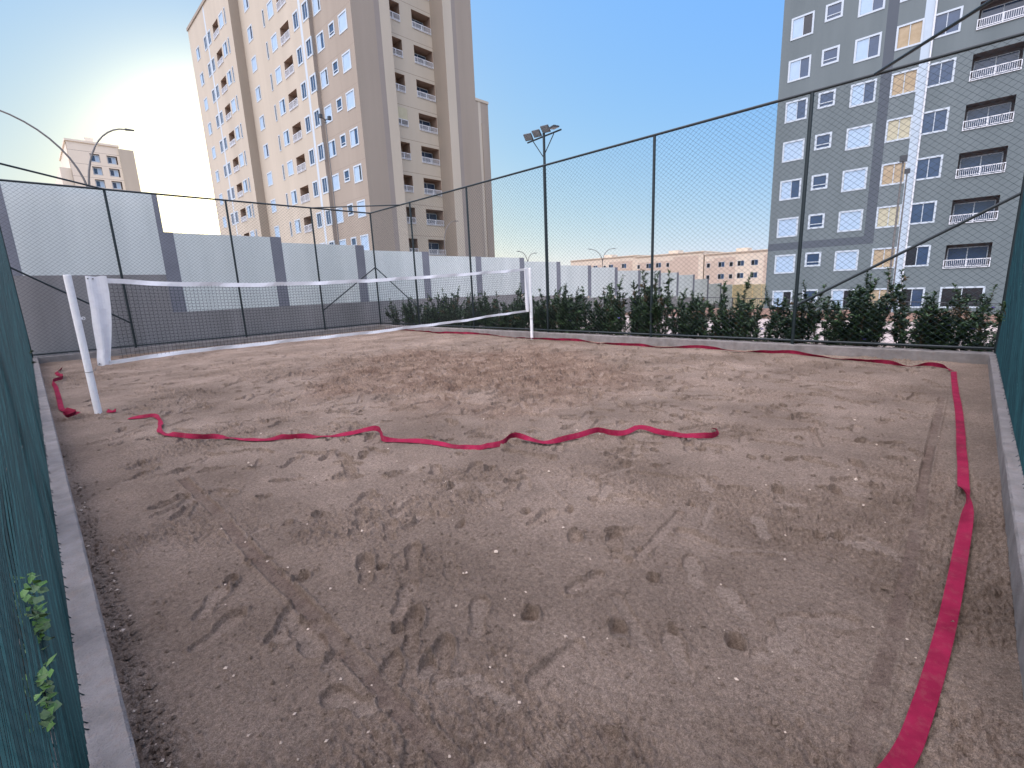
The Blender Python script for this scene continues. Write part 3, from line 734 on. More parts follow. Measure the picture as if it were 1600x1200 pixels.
def frame_mb(w_, h_, band=.11, proud=.03, inset=.05):
    mb = MB()
    mb.box(0, w_, -proud, inset, 0, band); mb.box(0, w_, -proud, inset, h_-band, h_)
    mb.box(0, band, -proud, inset, band, h_-band); mb.box(w_-band, w_, -proud, inset, band, h_-band); return mb
def mk(name, mb, mt): return mb.mesh(name, mt)
WM = {}; WS = {}
def whole(key, u, zb):
    w_, h_, b_ = WS[key]; return (u+b_*.6, u+w_-b_*.6, zb+b_*.6, zb+h_-b_*.6, .12)
def win_kind(key, w_, h_, leaves, band=.11, mull=True, low=False):
    """leaves: list of (fraction0, fraction1, material key) filling the opening"""
    fr = frame_mb(w_, h_, band); iw = w_-2*band; ih = h_-2*band
    if mull and len(leaves) > 1:
        for (a, c_, k_) in leaves[1:]:
            x = band+iw*a; fr.box(x-.02, x+.02, -.005, .045, band, h_-band)
    if low: fr.box(band, w_-band, -.005, .045, band+ih*.22, band+ih*.22+.05)
    ch = []
    for (a, c_, k_) in leaves:
        b2_ = MB(); dy = .012 if k_ == 'shutter' else .03
        b2_.box(band+iw*a+.004, band+iw*c_-.004, dy, dy+.02, band+.003, h_-band-.003)
        if k_ == 'shutter':
            b2_.box(band+iw*a+.02, band+iw*c_-.02, dy-.006, dy, band+.03, band+.05)
        ch.append(('shutter' if k_ == 'shutter' else ('curtain' if k_ in ('curtain', 'cream_blind') else 'pane'), b2_.mesh('leaf', M[k_])))
    WM[key] = (fr.mesh('window_frame', M['whitep']), ch); WS[key] = (w_, h_, band)
def add_win(key, name, parent, loc, rz):
    fr, ch = WM[key]
    o = put(name, fr, parent, loc); o.rotation_euler = (0, 0, rz)
    for nm, me_ in ch: put(nm, me_, o)
    return o
W_, Hh = 1.36, 1.36
win_kind('closed', W_, Hh, [(0, 1, 'shutter')]); win_kind('half', W_, Hh, [(0, .54, 'shutter'), (.54, 1, 'glass')])
win_kind('half_d', W_, Hh, [(0, .54, 'shutter'), (.54, 1, 'glass_d')])
win_kind('halfr', W_, Hh, [(0, .70, 'shutter'), (.70, 1, 'glass_d')])
win_kind('small', .99, 1.0, [(0, 1, 'glass')], band=.12, low=True)
win_kind('curt', 1.30, 1.35, [(0, .5, 'curtain'), (.5, 1, 'curtain')], band=.10)
win_kind('blind', 1.30, 1.35, [(0, .5, 'cream_blind'), (.5, 1, 'cream_blind')], band=.10)
win_kind('kit', 1.27, 1.3, [(0, .5, 'glass'), (.5, 1, 'glass')], band=.10)
win_kind('kit_d', 1.27, 1.3, [(0, .5, 'glass_d'), (.5, 1, 'glass')], band=.10)
win_kind('ground', 2.0, 1.3, [(0, .5, 'glass_d'), (.5, 1, 'glass_d')], band=.10)
win_kind('slit', .42, 1.5, [(0, 1, 'glass_d')], band=.07)
win_kind('sash', 1.12, 1.42, [(0, .5, 'glass'), (.5, 1, 'glass')], band=.13)
def balc_meshes(key, w_, hr, depth=.9, oh=1.36):
    """railing at the mouth of the recess, glazed door at its back"""
    mb = MB(); mb.box(-.03, w_+.03, -.05, -.01, hr-.045, hr); mb.box(-.03, w_+.03, -.05, -.01, .03, .065)
    mb.box(-.03, w_+.03, -.06, .0, -.06, -.02)
    nb = int(w_/.085); nposts = [-.03, w_/2-.02, w_-.01]
    for x in nposts: mb.box(x, x+.04, -.055, -.005, -.02, hr+.004)
    for i in range(1, nb): x = w_*i/nb; mb.box(x-.009, x+.009, -.04, -.02, .065, hr-.045)
    dm = MB(); a, c_ = .08, w_-.15; zt = oh-.22
    for x in (a, (a+c_)/2, c_): dm.box(x-.025, x+.025, depth-.06, depth-.004, 0, zt)
    dm.box(a, c_, depth-.055, depth-.006, zt, zt+.05)
    gm = MB(); gm.box(a+.026, (a+c_)/2-.026, depth-.04, depth-.02, 0, zt-.002); gm.box((a+c_)/2+.026, c_-.026, depth-.04, depth-.02, 0, zt-.002)
    WM[key] = (mb.mesh('railing', M['rail_white']), [('door_frame', dm.mesh('door_frame', M['whitep'])), ('pane', gm.mesh('pane', M['glass']))])
balc_meshes('balc', 2.0, .46); balc_meshes('balc_n', 1.35, .5, depth=1.2); balc_meshes('balc_s', 1.9, .5)
balc_meshes('balc_l', 1.95, .62, depth=1.2, oh=1.4)

# ---- grey tower on the right: face x = 40 looking towards the court
FR = 2.612
tw = empty('apartment_tower', (40, 11.55, 0)); tag(tw, 'blue-grey apartment tower with white framed windows, filling the upper right', 'apartment tower')
u_of = lambda y: 11.55-y        # along the face, to the viewer's right
tfx = lambda u, d_, z: (d_, -u, z)
holes = []; rowsz = []
NR = 13
c1, c2, c3, c4, c5, cb = u_of(11.01), u_of(9.03), u_of(7.22), u_of(5.14), u_of(3.47), u_of(1.50)
MIR = 2*u_of(-1.2)
for k in range(NR):
    zt = .34+FR*k
    rr = random.Random(100+k)
    for cu, wd in ((cb, 2.0), (MIR-cb-2.0, 2.0)):
        if k > 0: holes.append((cu, cu+wd, zt-.11-1.34, zt-.11, .9))
TOPR = .34+FR*NR-.6; FW = 24.0
paints = [(u_of(5.69), u_of(5.14), 3.28, TOPR, 1), (0, u_of(5.14), 3.28, 3.80, 1), (u_of(3.88), u_of(3.46), -2.6, TOPR, 2),
          (MIR-u_of(5.14), MIR-u_of(5.69), 3.28, TOPR, 1)]
pat1 = ['half_d', 'closed', 'closed', 'half', 'closed', 'half', 'half', 'half_d', 'half', 'closed', 'half']
pat3 = ['half_d', 'closed', 'closed', 'closed', 'closed', 'half', 'half', 'half', 'closed', 'half', 'half']
WL = []
for k in range(NR):
    zt = .34+FR*k
    WL.append((pat1[k] if k < 11 else 'half', 'window', c1, zt-W_))
    WL.append(('small', 'bathroom_window', c2, zt-.96))
    WL.append((pat3[k] if k < 11 else 'half', 'window', c3, zt-W_))
    WL.append(('blind' if k in (2, 4, 7) else 'curt', 'curtained_window', c4, zt-1.35))
    WL.append(('kit_d' if k in (0, 1) else 'kit', 'kitchen_window', c5, zt-1.31))
    WL.append(('kit', 'kitchen_window', MIR-c5-1.27, zt-1.31))
    if k == 0: WL.append(('ground', 'ground_floor_window', cb, zt-1.31))
mb = MB()
facade(mb, tfx, 0, FW, -2.8, TOPR, holes+[whole(q[0], q[2], q[3]) for q in WL], paints)
Dp = 17.0
mb.quad((0, 0, -2.8), (0, 0, TOPR), (Dp, 0, TOPR), (Dp, 0, -2.8), 0)
mb.quad((0, -FW, -2.8), (Dp, -FW, -2.8), (Dp, -FW, TOPR), (0, -FW, TOPR), 0)
mb.quad((Dp, 0, -2.8), (Dp, 0, TOPR), (Dp, -FW, TOPR), (Dp, -FW, -2.8), 0)
mb.build('wall', [M['grey'], M['grey_dark'], M['pale_strip'], M['grey_recess']], tw)
mb = MB(); mb.box(-.15, Dp+.15, -FW-.15, .15, TOPR, TOPR+.35); mb.build('roof', M['grey'], tw)
mb = MB(); mb.tube([(-.05, -u_of(3.40), -2), (-.05, -u_of(3.40), TOPR)], .05, 8); mb.build('downpipe', M['rail_white'], tw)
RZ = -math.pi/2
for key, nm, u, zb in WL: add_win(key, nm, tw, (0, -u, zb), RZ)
for k in range(1, NR):
    zt = .34+FR*k
    add_win('balc', 'balcony', tw, (0, -cb, zt-1.45), RZ); add_win('balc', 'balcony', tw, (0, -(MIR-cb-2.0), zt-1.45), RZ)

# ---- beige tower on the left
TX, TY = 21.3, 36.6; FL = 2.79; RTOP = 34.2; ZG = -3.0
tl = empty('apartment_tower', (TX, TY, 0)); tag(tl, 'tall beige and tan apartment tower behind the far wall, left of the floodlight', 'apartment tower')
M['pale'] = mat('hazy_cream_paint', (.70, .62, .50), .9, .04, .3)  # distance haze put into a lighter paint for the far-left tower
mats_l = [M['tan'], M['cream'], M['taupe'], M['soffit'], M['joint'], M['whitep']]
NLv = [k for k in range(-8, 5) if 20.3+FL*k > -.5]
zts = [20.3+FL*k for k in NLv]
# left face sections, in world y (u = -y)
def left_section(x, y0, y1, base, cols, tag_):
    """cols: (y_far, width, kind, part name)"""
    tf = lambda u, d_, z: (x-TX+d_, (y1-TY)-u, z)
    holes = [(y1-(yf), y1-yf+wd, z-.05-1.4-.0, z-.05, 1.2) for (yf, wd, kd, nm) in cols if kd.startswith('balc') for z in zts]
    WL = []
    for (yf, wd, kd, nm) in cols:
        if kd.startswith('balc') or kd == 'pipe': continue
        for i, z in enumerate(zts):
            q = kd
            if kd == 'big': q = random.Random(i*7+int(yf*10)).choice(['closed', 'closed', 'closed', 'halfr', 'half'])
            hh = {'small': 1.0, 'slit': 1.5, 'sash': 1.42}.get(kd, 1.36)
            WL.append((q, nm, yf, z-hh))
    holes += [whole(q, y1-yf, zb) for (q, nm, yf, zb) in WL]
    paints = [(y1-yf, y1-yf+wd, ZG, RTOP, 5) for (yf, wd, kd, nm) in cols if kd == 'pipe']
    joints = [(0, y1-y0, z+.22, z+.26, 4) for z in zts] if base == 0 else []
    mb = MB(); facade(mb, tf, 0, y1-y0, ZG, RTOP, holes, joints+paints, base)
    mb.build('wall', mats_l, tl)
    for (q, nm, yf, zb) in WL: add_win(q, nm, tl, (x-TX, yf-TY, zb), RZ)
    for (yf, wd, kd, nm) in cols:
        if kd.startswith('balc'):
            for z in zts: add_win(kd, 'balcony', tl, (x-TX, yf-TY, z-1.45), RZ)
left_section(21.3, 36.6, 43.0, 0, [(42.7, 1.36, 'big', 'window'), (40.4, .99, 'small', 'bathroom_window'), (38.68, 1.36, 'big', 'window')], 0)
left_section(20.95, 43.0, 58.4, 1, [(46.0, 1.12, 'sash', 'kitchen_window'), (44.06, 1.12, 'sash', 'kitchen_window'), (44.75, .40, 'pipe', ''), (48.95, 1.95, 'balc_l', 'balcony'), (51.2, 1.36, 'big', 'window'), (52.55, .42, 'slit', 'narrow_window'), (56.9, 1.36, 'big', 'far_window')], 0)
left_section(20.0, 58.4, 73.6, 1, [(60.1, .42, 'slit', 'narrow_window'), (61.9, 1.36, 'big', 'far_window'), (64.3, 1.9, 'balc_s', 'balcony'), (66.4, 1.12, 'sash', 'kitchen_window'), (68.0, 1.12, 'sash', 'kitchen_window'), (66.85, .40, 'pipe', ''), (71.5, 1.36, 'big', 'far_window')], 0)
# returns between the sections (they face the court)
mb = MB()
def ret(x0, x1, y, mi): mb.quad((x0-TX, y-TY, ZG), (x1-TX, y-TY, ZG), (x1-TX, y-TY, RTOP), (x0-TX, y-TY, RTOP), mi)
ret(20.95, 21.3, 43.0, 2); ret(20.0, 20.95, 58.4, 0)
# right-hand face: front block, recessed balcony bay, wing
mb.quad((0, 0, ZG), (2.05, 0, ZG), (2.05, 0, RTOP), (0, 0, RTOP), 0)
mb.quad((2.05, 0, ZG), (2.53, 0, ZG), (2.53, 0, RTOP), (2.05, 0, RTOP), 2)
mb.quad((2.53, 0, ZG), (3.5, 0, ZG), (3.5, 0, RTOP), (2.53, 0, RTOP), 1)
RCY = 1.8
mb.quad((3.5, 0, ZG), (3.5, RCY, ZG), (3.5, RCY, RTOP), (3.5, 0, RTOP), 1)
XW = 30.35-TX
tf = lambda u, d_, z: (3.5+u, RCY+d_, z)
hb = []
for z in zts:
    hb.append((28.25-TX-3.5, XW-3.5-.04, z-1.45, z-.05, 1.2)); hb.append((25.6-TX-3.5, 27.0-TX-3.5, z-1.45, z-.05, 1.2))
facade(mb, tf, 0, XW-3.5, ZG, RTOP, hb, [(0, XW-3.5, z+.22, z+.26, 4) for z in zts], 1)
mb.quad((XW, RCY, ZG), (XW, 0, ZG), (XW, 0, RTOP), (XW, RCY, RTOP), 0)
for a, c_, mi in ((30.35, 31.35, 1), (31.35, 31.8, 2), (31.8, 33.75, 0)):
    mb.quad((a-TX, 0, ZG), (c_-TX, 0, ZG), (c_-TX, 0, RTOP), (a-TX, 0, RTOP), mi)
# hidden sides and roof
mb.quad((33.75-TX, 0, ZG), (33.75-TX, 37, ZG), (33.75-TX, 37, RTOP), (33.75-TX, 0, RTOP), 0)
mb.quad((20.0-TX, 37, ZG), (20.0-TX, 37, RTOP), (33.75-TX, 37, RTOP), (33.75-TX, 37, ZG), 0)
mb.build('wall', mats_l, tl)
mb = MB(); mb.box(-.05, 33.8-TX, RCY+.0, 6.4, RTOP, RTOP+.3); mb.box(20.95-TX, 33.8-TX, 6.4, 21.8, RTOP, RTOP+.3); mb.box(20.0-TX-.1, 33.8-TX, 21.8, 37.1, RTOP, RTOP+.3)
mb.box(0, 3.5, 0, RCY, RTOP, RTOP+.3); mb.box(XW, 33.8-TX, 0, RCY, RTOP, RTOP+.3)
mb.build('roof', M['tan'], tl)
for i, z in enumerate(zts):
    add_win('balc', 'balcony', tl, (28.25-TX, RCY, z-1.45), 0); add_win('balc_n', 'small_balcony', tl, (25.6-TX, RCY, z-1.45), 0)
mb = MB(); mb.box(25.7-TX, 27.0-TX-.02, RCY-.02, RCY+.08, 0, 1.0); o = mb.build('enclosed_window', M['cream_blind'], tl); o.location = (0, 0, zts[NLv.index(-1)]-.98)

# ---- second beige tower behind it
t3 = empty('apartment_tower', (42, 66, 0)); tag(t3, 'farther beige tower just showing right of the tall beige tower', 'apartment tower')
mb = MB(); Z3 = 33.6
for a, c_, mi in ((0, 19.4, 0), (19.4, 20.0, 1), (20.0, 21.8, 0)):  # hidden left part is extended to block the low sun
    mb.quad((a, 0, ZG-2), (c_, 0, ZG-2), (c_, 0, Z3), (a, 0, Z3), mi)
mb.quad((21.8, 0, ZG-2), (21.8, 20, ZG-2), (21.8, 20, Z3), (21.8, 0, Z3), 0)
mb.quad((0, 20, ZG-2), (0, 0, ZG-2), (0, 0, Z3), (0, 20, Z3), 0)
mb.quad((0, 20, ZG-2), (0, 20, Z3), (21.8, 20, Z3), (21.8, 20, ZG-2), 0)
mb.build('wall', mats_l, t3)
mb = MB(); mb.box(-.1, 21.9, -.1, 20.1, Z3, Z3+.4); mb.build('roof', M['cream'], t3)
bx('raised_panel', 20.05, 21.5, -.12, 0, ZG, Z3-3.4, M['tan'], t3)

# ---- distant cream tower on the far left (y = 105 plane)
t4 = empty('apartment_tower', (7.6, 105, 0)); tag(t4, 'small distant cream tower above the wall at the far left', 'apartment tower')
tf = lambda u, d_, z: (u, d_, z)
hl = [(x_, x_+wd, z_-1.25, z_, .6) for z_ in [25.45-1.96*k for k in range(13)] for x_, wd in ((3.95, 1.2), (6.05, 1.35))]
hl2 = hl
mb = MB(); facade(mb, tf, 1.35, 7.75, -6, 26.95, hl, [(1.35, 7.75, z_+.2, z_+.25, 4) for z_ in [25.45-1.96*k for k in range(13)]], 1)
mb.box(0, 1.35, .6, 15, -6, 22.95, 1); mb.box(7.75, 9.75, -.3, 14, -6, 26.7, 2)
mb.box(1.36, 7.74, 1.2, 15, -6, 26.95, 1)
mb.build('wall', [M['cream'], M['pale'], M['cream'], M['soffit'], M['joint']], t4)
mb = MB(); mb.box(1.2, 7.9, -.15, 15.2, 26.95, 27.25); mb.box(3.9, 5.0, 2, 3, 27.25, 28.3); mb.build('roof', M['pale'], t4)
win_kind('tiny', 1.15, 1.1, [(0, .5, 'glass'), (.5, 1, 'shutter')], band=.12)
for h in hl:
    add_win('tiny', 'window', t4, (h[0]+.03, .25, h[2]+.06), 0)

# ------------------------------------------------------------------ beige blocks of flats beyond the right side
def flats(x, ya, yb, zt, label, cols, panels, seed):
    root = empty('block_of_flats', (x, yb, 0)); tag(root, label, 'block of flats', 'low blocks of flats in the distance')
    tf = lambda u, d_, z: (d_, -u, z); L = yb-ya
    pz = [(yb-p1, yb-p0, zlo, zhi, 1) for (p0, p1, zlo, zhi) in panels]
    WL = [('flatw' if ww > 1 else 'flats', yb-(yc+ww/2), zt-1.85-2.62*k-1.1) for (yc, ww) in cols for k in range(4)]
    mb = MB(); facade(mb, tf, 0, L, -8, zt, [whole(*q) for q in WL], pz+[(0, L, zt-.35, zt-.25, 2)], 0)
    mb.quad((0, 0, -8), (0, 0, zt), (12, 0, zt), (12, 0, -8), 0); mb.quad((0, -L, -8), (12, -L, -8), (12, -L, zt), (0, -L, zt), 0); mb.quad((12, 0, -8), (12, 0, zt), (12, -L, zt), (12, -L, -8), 0)
    mb.build('wall', [M['beige_wall'], M['pink_wall'], M['soffit'], M['soffit']], root)
    mb = MB(); mb.box(-.2, 12.2, -L-.1, .1, zt, zt+.18); mb.box(3, 6, -L*.5-1.2, -L*.5+1.2, zt+.18, zt+1.0); mb.build('roof', M['beige_wall'], root)
    for q, u, zb in WL: add_win(q, 'window', root, (0, -u, zb), RZ)
win_kind('flatw', 1.4, 1.15, [(0, .5, 'glass_d'), (.5, 1, 'glass')], band=.05); win_kind('flats', .8, 1.0, [(0, 1, 'glass_d')], band=.05)
flats(110, 31.0, 44.9, 6.9, 'beige block of flats beside the left edge of the grey tower', [(44.0, .8), (41.1, 1.4), (39.0, .8), (37.0, 1.4), (34.2, 1.4)], [(42.9, 44.8, -8, 5.4), (38.1, 42.9, -8, 6.0), (31.0, 32.4, -8, 6)], 1)
flats(110, 45.2, 62.6, 7.65, 'middle beige block of flats with a broad pinkish panel, behind the hedge', [(61.6, .8), (58.8, 1.4), (56.2, 1.4), (53.8, .8)], [(46.3, 52.4, -8, 6.9), (52.4, 61.8, -8, 6.2)], 2)
flats(112, 63.3, 84.5, 8.15, 'leftmost beige block of flats, low above the stepped wall', [(82, 1.4), (79, .8), (76, 1.4), (73, .8), (71, 1.4), (67, 1.4)], [(64.5, 71.5, -8, 7), (74, 78.5, -8, 6.5)], 3)

# ------------------------------------------------------------------ railing beyond the hedge
rl = empty('iron_railing', (34, -14, 0)); tag(rl, 'thin dark iron railing between the hedge and the grey tower', 'railing')
def rz_(y): return .14-.0365*(13.81-y)
mb = MB(); mb.tube([(0, 0, rz_(-14)), (0, 28.2, rz_(14.2))], .022, 6); mb.tube([(0, 0, rz_(-14)-.92), (0, 28.2, rz_(14.2)-.92)], .018, 6); mb.build('rails', M['lamp_head'], rl)
mb = MB(); y = 0.0
while y < 28.2: mb.tube([(0, y, rz_(y-14)-.92), (0, y, rz_(y-14))], .009, 4, cap=False); y += .125
tag(mb.build('balusters', M['lamp_head'], rl), kind='stuff')
for i in range(13):
    y = i*2.35; mb = MB(); mb.box(-.03, .03, y-.03, y+.03, rz_(y-14)-1.5, rz_(y-14)+.03); mb.build('post', M['lamp_head'], rl)

# ------------------------------------------------------------------ floodlight mast and street lamps
fl = empty('floodlight_pole', (11.0, 9.17, 0)); tag(fl, 'dark green pole carrying four floodlights above the hedge', 'floodlight')
mb = MB(); mb.tube([(0, 0, -.3), (0, 0, 5.62)], .05, 12, r2=.036); mb.build('pole', M['green_metal'], fl)
mb = MB(); mb.tube([(0, -.62, 5.56), (0, .62, 5.50)], .022, 8); mb.tube([(0, 0, 4.95), (0, .40, 5.48)], .014, 6); mb.tube([(0, 0, 5.05), (0, -.36, 5.52)], .014, 6); mb.build('cross_arm', M['green_metal'], fl)
def flood(y, z, rx, rzz):
    mb = MB(); mb.box(-.105, .105, -.12, .12, 0, .032); mb.box(-.04, .04, -.06, .06, .032, .065)
    for i in range(5): mb.box(-.08+.035*i, -.07+.035*i, -.105, .105, .032, .047)
    o = mb.build('floodlight_head', M['lamp_head'], fl); o.location = (-.10, y, z); o.rotation_euler = (0, rx, rzz)
    g = MB(); g.box(-.09, .09, -.105, .105, -.006, 0); g.build('lens', M['lamp_glass'], o)
flood(.50, 5.60, R_(38), .3); flood(.18, 5.62, R_(38), .2); flood(-.14, 5.66, R_(38), .2); flood(-.44, 5.62, R_(4), 2.9)

def arm_lamp(x, y, zb, zt, arms, label, r=.05, head=.35, cat='street lamp'):
    root = empty('street_lamp', (x, y, zb)); tag(root, label, cat)
    h = zt-zb
    mb = MB(); mb.tube([(0, 0, 0), (0, 0, h)], r, 10, r2=r*.7); mb.build('pole', M['lamp_metal'], root)
    for (dx, dy, dz) in arms:
        P = []
        for i in range(13):
            t = i/12; P.append((dx*(1-math.cos(t*math.pi/2)), dy*(1-math.cos(t*math.pi/2)), h-.02+dz*math.sin(t*math.pi/2)))
        # arms leave the pole upright and bend outwards
        mb = MB(); mb.tube(P, r*.7, 8, r2=r*.45); a = mb.build('arm', M['lamp_metal'], root)
        hd = MB(); ux, uy = dx, dy; l = math.hypot(ux, uy) or 1; ux /= l; uy /= l
        e = Vector(P[-1]); hd.tube([e[:], (e+Vector((ux, uy, .05))*head)[:]], r*.8, 8, r2=r*.5); hd.build('lamp_head', M['lamp_head'], a)
arm_lamp(2.62, 26, -.5, 5.6, [(1.55, 0, 2.9), (-2.9, 0, 3.0)], 'tall double-armed street lamp with long curved arms behind the wall at far left', .06, .3)
arm_lamp(23.6, 30, -2, 5.0, [(1.25, 0, 1.75)], 'slim curved street lamp in front of the balconies of the beige tower', .045, .3)
arm_lamp(33.2, 30, -2, 3.5, [(-1.1, 0, 1.1), (1.0, 0, 1.0)], 'double-armed street lamp above the wall just right of the farther net post', .05, .3)
arm_lamp(45.6, 30, -3, 3.7, [(-2.3, 0, 1.4), (2.3, 0, 1.6)], 'double-armed street lamp above the stepped wall left of the flats', .055, .4)
def mast(x, y, zb, zt, label, two):
    root = empty('street_lamp', (x, y, zb)); tag(root, label, 'street lamp'); h = zt-zb
    mb = MB(); mb.tube([(0, 0, 0), (0, 0, h)], .04, 10, r2=.028); mb.build('pole', M['lamp_metal'], root)
    for s in ((1, -1) if two else (0,)):
        hd = MB(); hd.box(-.085, .085, -.10, .10, 0, .20)
        hd.tube([(-s*.35, 0, -.25), (-s*.2, 0, 0), (0, 0, .02)], .025, 6)
        o = hd.build('lamp_head', M['lamp_head'], root); o.location = (s*.28, 0, h)
mast(14.95, 30, -1.5, 12.1, 'tall thin mast with two small lamps in front of the beige tower', True)
mast(22.0, 2.24, -.6, 5.1, 'thin lamp post in front of the white strip of the grey tower', False)
mast(30.0, 2.86, -1.2, 5.9, 'smaller lamp post behind the other one at the grey tower', False)

# ------------------------------------------------------------------ hedge: one shrub at a time
def leaf_quad(mb, p, d, up, L, W, mi=0):
    s = d.cross(up)
    if s.length < 1e-3: s = Vector((1, 0, 0))
    s.normalize(); nrm = s.cross(d).normalized()
    a = p; b_ = p+d*(L*.5)+s*(W*.5)+nrm*(L*.08); c_ = p+d*L; e = p+d*(L*.5)-s*(W*.5)+nrm*(L*.08)
    n0 = len(mb.v); mb.v += [a[:], b_[:], c_[:], e[:]]
    mb.f += [(n0, n0+1, n0+2), (n0, n0+2, n0+3)]; mb.m += [mi, mi]
def shrub_meshes(seed, nst=9, hgt=1.3, spread=.36, dens=1.0):
    r = random.Random(seed); st = MB(); lf = MB(); fws = []
    for s in range(nst):
        a = r.uniform(0, 6.283); rad = r.uniform(.02, .24); base = Vector((rad*math.cos(a), rad*math.sin(a), -.05))
        lean = Vector((math.cos(a), math.sin(a), 0))*r.uniform(.05, spread); H_ = hgt*(r.uniform(.55, .85) if s > 1 else r.uniform(.92, 1.08))
        P = [base+lean*(t**1.4)+Vector((r.uniform(-.02, .02), r.uniform(-.02, .02), H_*t)) for t in [i/7 for i in range(8)]]
        st.tube([p[:] for p in P], .009, 4, cap=False, r2=.003)
        side = []
        nb = int(H_*11)
        for j in range(nb):
            t = r.uniform(.03, .92); i = min(6, int(t*7)); q = P[i].lerp(P[i+1], t*7-i)
            aa = r.uniform(0, 6.283); ln = r.uniform(.10, .27)*(1.15-t*.75)
            dd = Vector((math.cos(aa), math.sin(aa), r.uniform(.2, 1.0))).normalized(); e = q+dd*ln
            st.tube([q[:], e[:]], .004, 3, cap=False, r2=.002); side.append((q, e, dd))
        for (q, e, dd) in side+[(P[i], P[i+1], (P[i+1]-P[i]).normalized()) for i in range(2, 7)]:
            tone = 1 if r.random() < .3 else (2 if r.random() < .06 else 0)
            for j in range(int(r.uniform(20, 30)*dens)):
                t = r.random(); p = q.lerp(e, t); aa = r.uniform(0, 6.283)
                d2 = (Vector((math.cos(aa), math.sin(aa), r.uniform(-.5, .9)))+dd*.5).normalized()
                leaf_quad(lf, p, d2, Vector((r.uniform(-.4, .4), r.uniform(-.4, .4), 1)), r.uniform(.042, .072), r.uniform(.020, .034), tone)
        if r.random() < .7:
            q, e, dd = r.choice(side); fw = MB(); fws.append(fw)
            for j in range(10):
                aa = r.uniform(0, 6.283); leaf_quad(fw, e, Vector((math.cos(aa), math.sin(aa), r.uniform(0, .8))).normalized(), Vector((0, 0, 1)), .04, .03)
    return st.mesh('stem', M['stem']), lf.mesh('foliage', [M['leaf'], M['leaf_m'], M['leaf_dry']]), [f.mesh('flower', M['flower']) for f in fws[:6]]
KINDS = [shrub_meshes(s, nst=n_, dens=d_) for s, n_, d_ in ((1, 14, 1.0), (2, 16, 1.1), (3, 12, .9), (4, 15, 1.1), (5, 12, .9), (6, 16, 1.0))]
spots = [(-.18, 1.25), (.25, .95), (.62, 1.42), (1.22, 1.48), (1.80, 1.25), (2.40, 1.18), (2.95, 1.10), (3.55, 1.48), (3.95, 1.12), (4.50, 1.20), (5.05, 1.55), (5.52, 1.72), (6.05, 1.48), (6.62, 1.55), (7.15, 1.30), (7.62, 1.50), (8.15, 1.28), (8.72, 1.40),
         (9.30, 1.25), (9.95, 1.48), (10.55, 1.30), (11.12, 1.38), (11.8, 1.22), (12.4, 1.32), (13.05, 1.62), (13.75, 1.30), (14.5, 1.22), (15.3, 1.25), (16.0, 1.15)]
ordn = ['First', 'Second', 'Third', 'Fourth', 'Fifth', 'Sixth', 'Seventh', 'Eighth', 'Ninth', 'Tenth', 'Eleventh', 'Twelfth', 'Thirteenth', 'Fourteenth', 'Fifteenth', 'Sixteenth', 'Seventeenth', 'Eighteenth', 'Nineteenth', 'Twentieth',
        'Twenty-first', 'Twenty-second', 'Twenty-third', 'Twenty-fourth', 'Twenty-fifth', 'Twenty-sixth', 'Twenty-seventh', 'Twenty-eighth', 'Twenty-ninth']
def shrub(k, x, y, sx, sz, rz, label, group, flowers=True):
    o = empty('hedge_shrub', (x, y, -.04), rz); tag(o, label, 'shrub', group); o.scale = (sx, sx, sz)
    a, b_, c_ = KINDS[k]
    put('stem', a, o); put('foliage', b_, o)
    for f in (c_ if flowers else ()): put('flower', f, o)
r = random.Random(77)
for i, (y, h) in enumerate(spots):
    word = 'tall' if h > 1.42 else ('low' if h < 1.2 else 'leafy')
    shrub(i % 6, 10.25+r.uniform(-.1, .15), y, r.uniform(1.0, 1.3), h/1.25, r.uniform(0, 6.28),
          '%s shrub of the hedge from its right-hand end, %s and dark green' % (ordn[i], word), 'shrubs of the hedge behind the long fence', i % 3 == 0)
for i in range(15):
    y = .45+i*1.09; h = r.uniform(1.05, 1.3)
    shrub((i+2) % 6, 10.85+r.uniform(-.1, .1), y, 1.2, h/1.34, r.uniform(0, 6.28),
          '%s low shrub from the right-hand end in the back row of the hedge' % ordn[i], 'low shrubs in the back row of the hedge', False)
mb = MB()
for j in range(20):
    y0, y1 = -1+j*1.0, j*1.0
    mb.quad((-2.2, y0, -.05), (-.24, y0, -.03), (-.24, y1, -.03), (-2.2, y1, -.05))
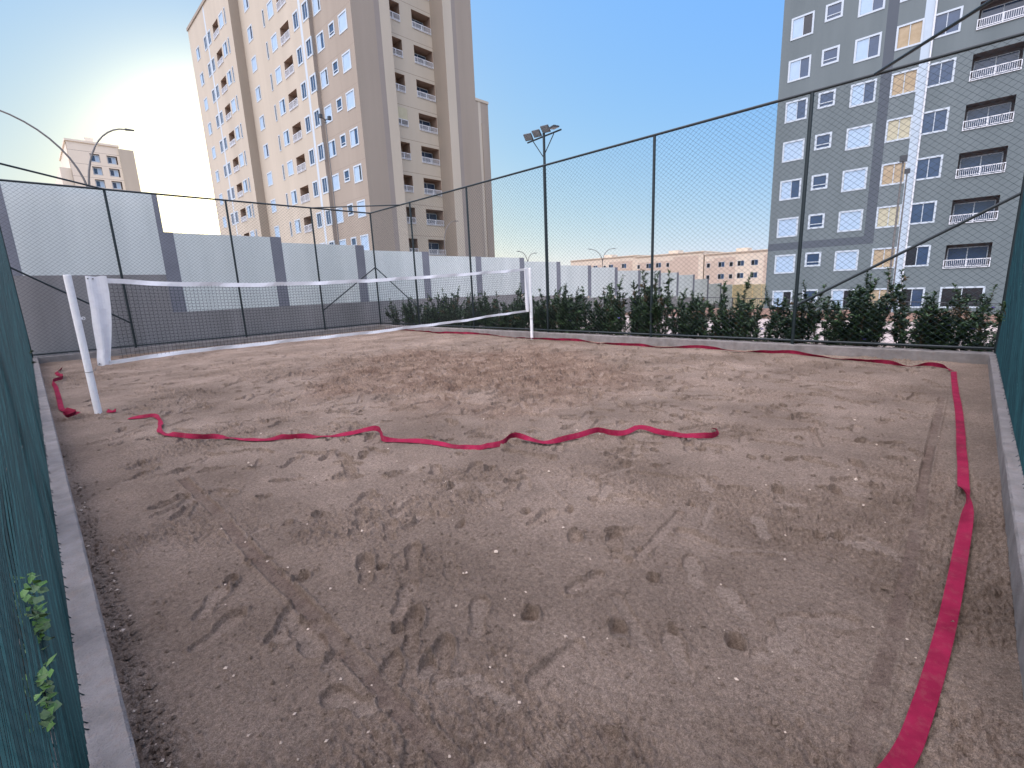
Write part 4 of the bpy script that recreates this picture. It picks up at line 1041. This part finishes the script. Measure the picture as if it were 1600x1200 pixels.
tag(mb.build('soil_bed', M['soil']), kind='structure')
# shrubs outside the left fence, next to the camera
for i, (y, h, lab) in enumerate([(.55, .9, 'dark shrub outside the left fence, level with the camera'), (1.25, .95, 'bright-leaved shrub outside the left fence, closest to the camera'), (2.3, 1.0, 'dark shrub outside the left fence, second from the camera'), (3.6, 1.05, 'dark shrub outside the left fence, third from the camera'),
                                 (5.2, 1.0, 'dark shrub outside the left fence, fourth from the camera'), (7.2, 1.0, 'dark shrub outside the left fence, fifth from the camera'), (9.6, 1.0, 'dark shrub outside the left fence, sixth from the camera'), (12.5, 1.0, 'dark shrub outside the left fence, farthest from the camera')]):
    shrub(i % 6, -.58, y, .95, h/1.3, i*1.3, lab, 'shrubs outside the left fence', False)
for i, (x, h) in enumerate([(9.2, 1.4), (8.3, 1.5), (7.4, 1.4), (6.4, 1.5), (5.4, 1.4), (4.4, 1.4)]):
    shrub((i+3) % 6, x, -.85, 1.1, h/1.3, i*2.1, '%s shrub outside the right fence, counted from the far corner' % ordn[i], 'shrubs outside the right fence', False)
# the bright sprig that pokes through the wires
sp_ = empty('leafy_sprig', (-.16, 1.30, -.05)); tag(sp_, 'bright green sprig of leaves poking through the left fence', 'sprig')
r = random.Random(9); st = MB(); lf = MB()
for (y, z) in ((.06, .80), (.0, .86), (.10, .84), (-.04, .90), (.02, .78), (-.16, .76), (-.10, .72), (-.22, .79)):
    st.tube([(0, 0, 0), (.01, y*.6, z*.6), (.045, y, z)], .003, 4, cap=False)
    for j in range(26):
        aa = r.uniform(0, 6.28); leaf_quad(lf, Vector((.055, y, z))+Vector((r.uniform(-.02, .02), r.uniform(-.05, .05), r.uniform(-.04, .035))), Vector((math.cos(aa)*.5, math.sin(aa), r.uniform(-.4, .5))).normalized(), Vector((r.uniform(-.3, 1), r.uniform(-.4, .4), 1)), r.uniform(.016, .034), r.uniform(.012, .021), r.randint(0, 1))
st.build('stem', M['stem'], sp_); lf.build('foliage', [M['leaf_b'], M['leaf_m']], sp_)
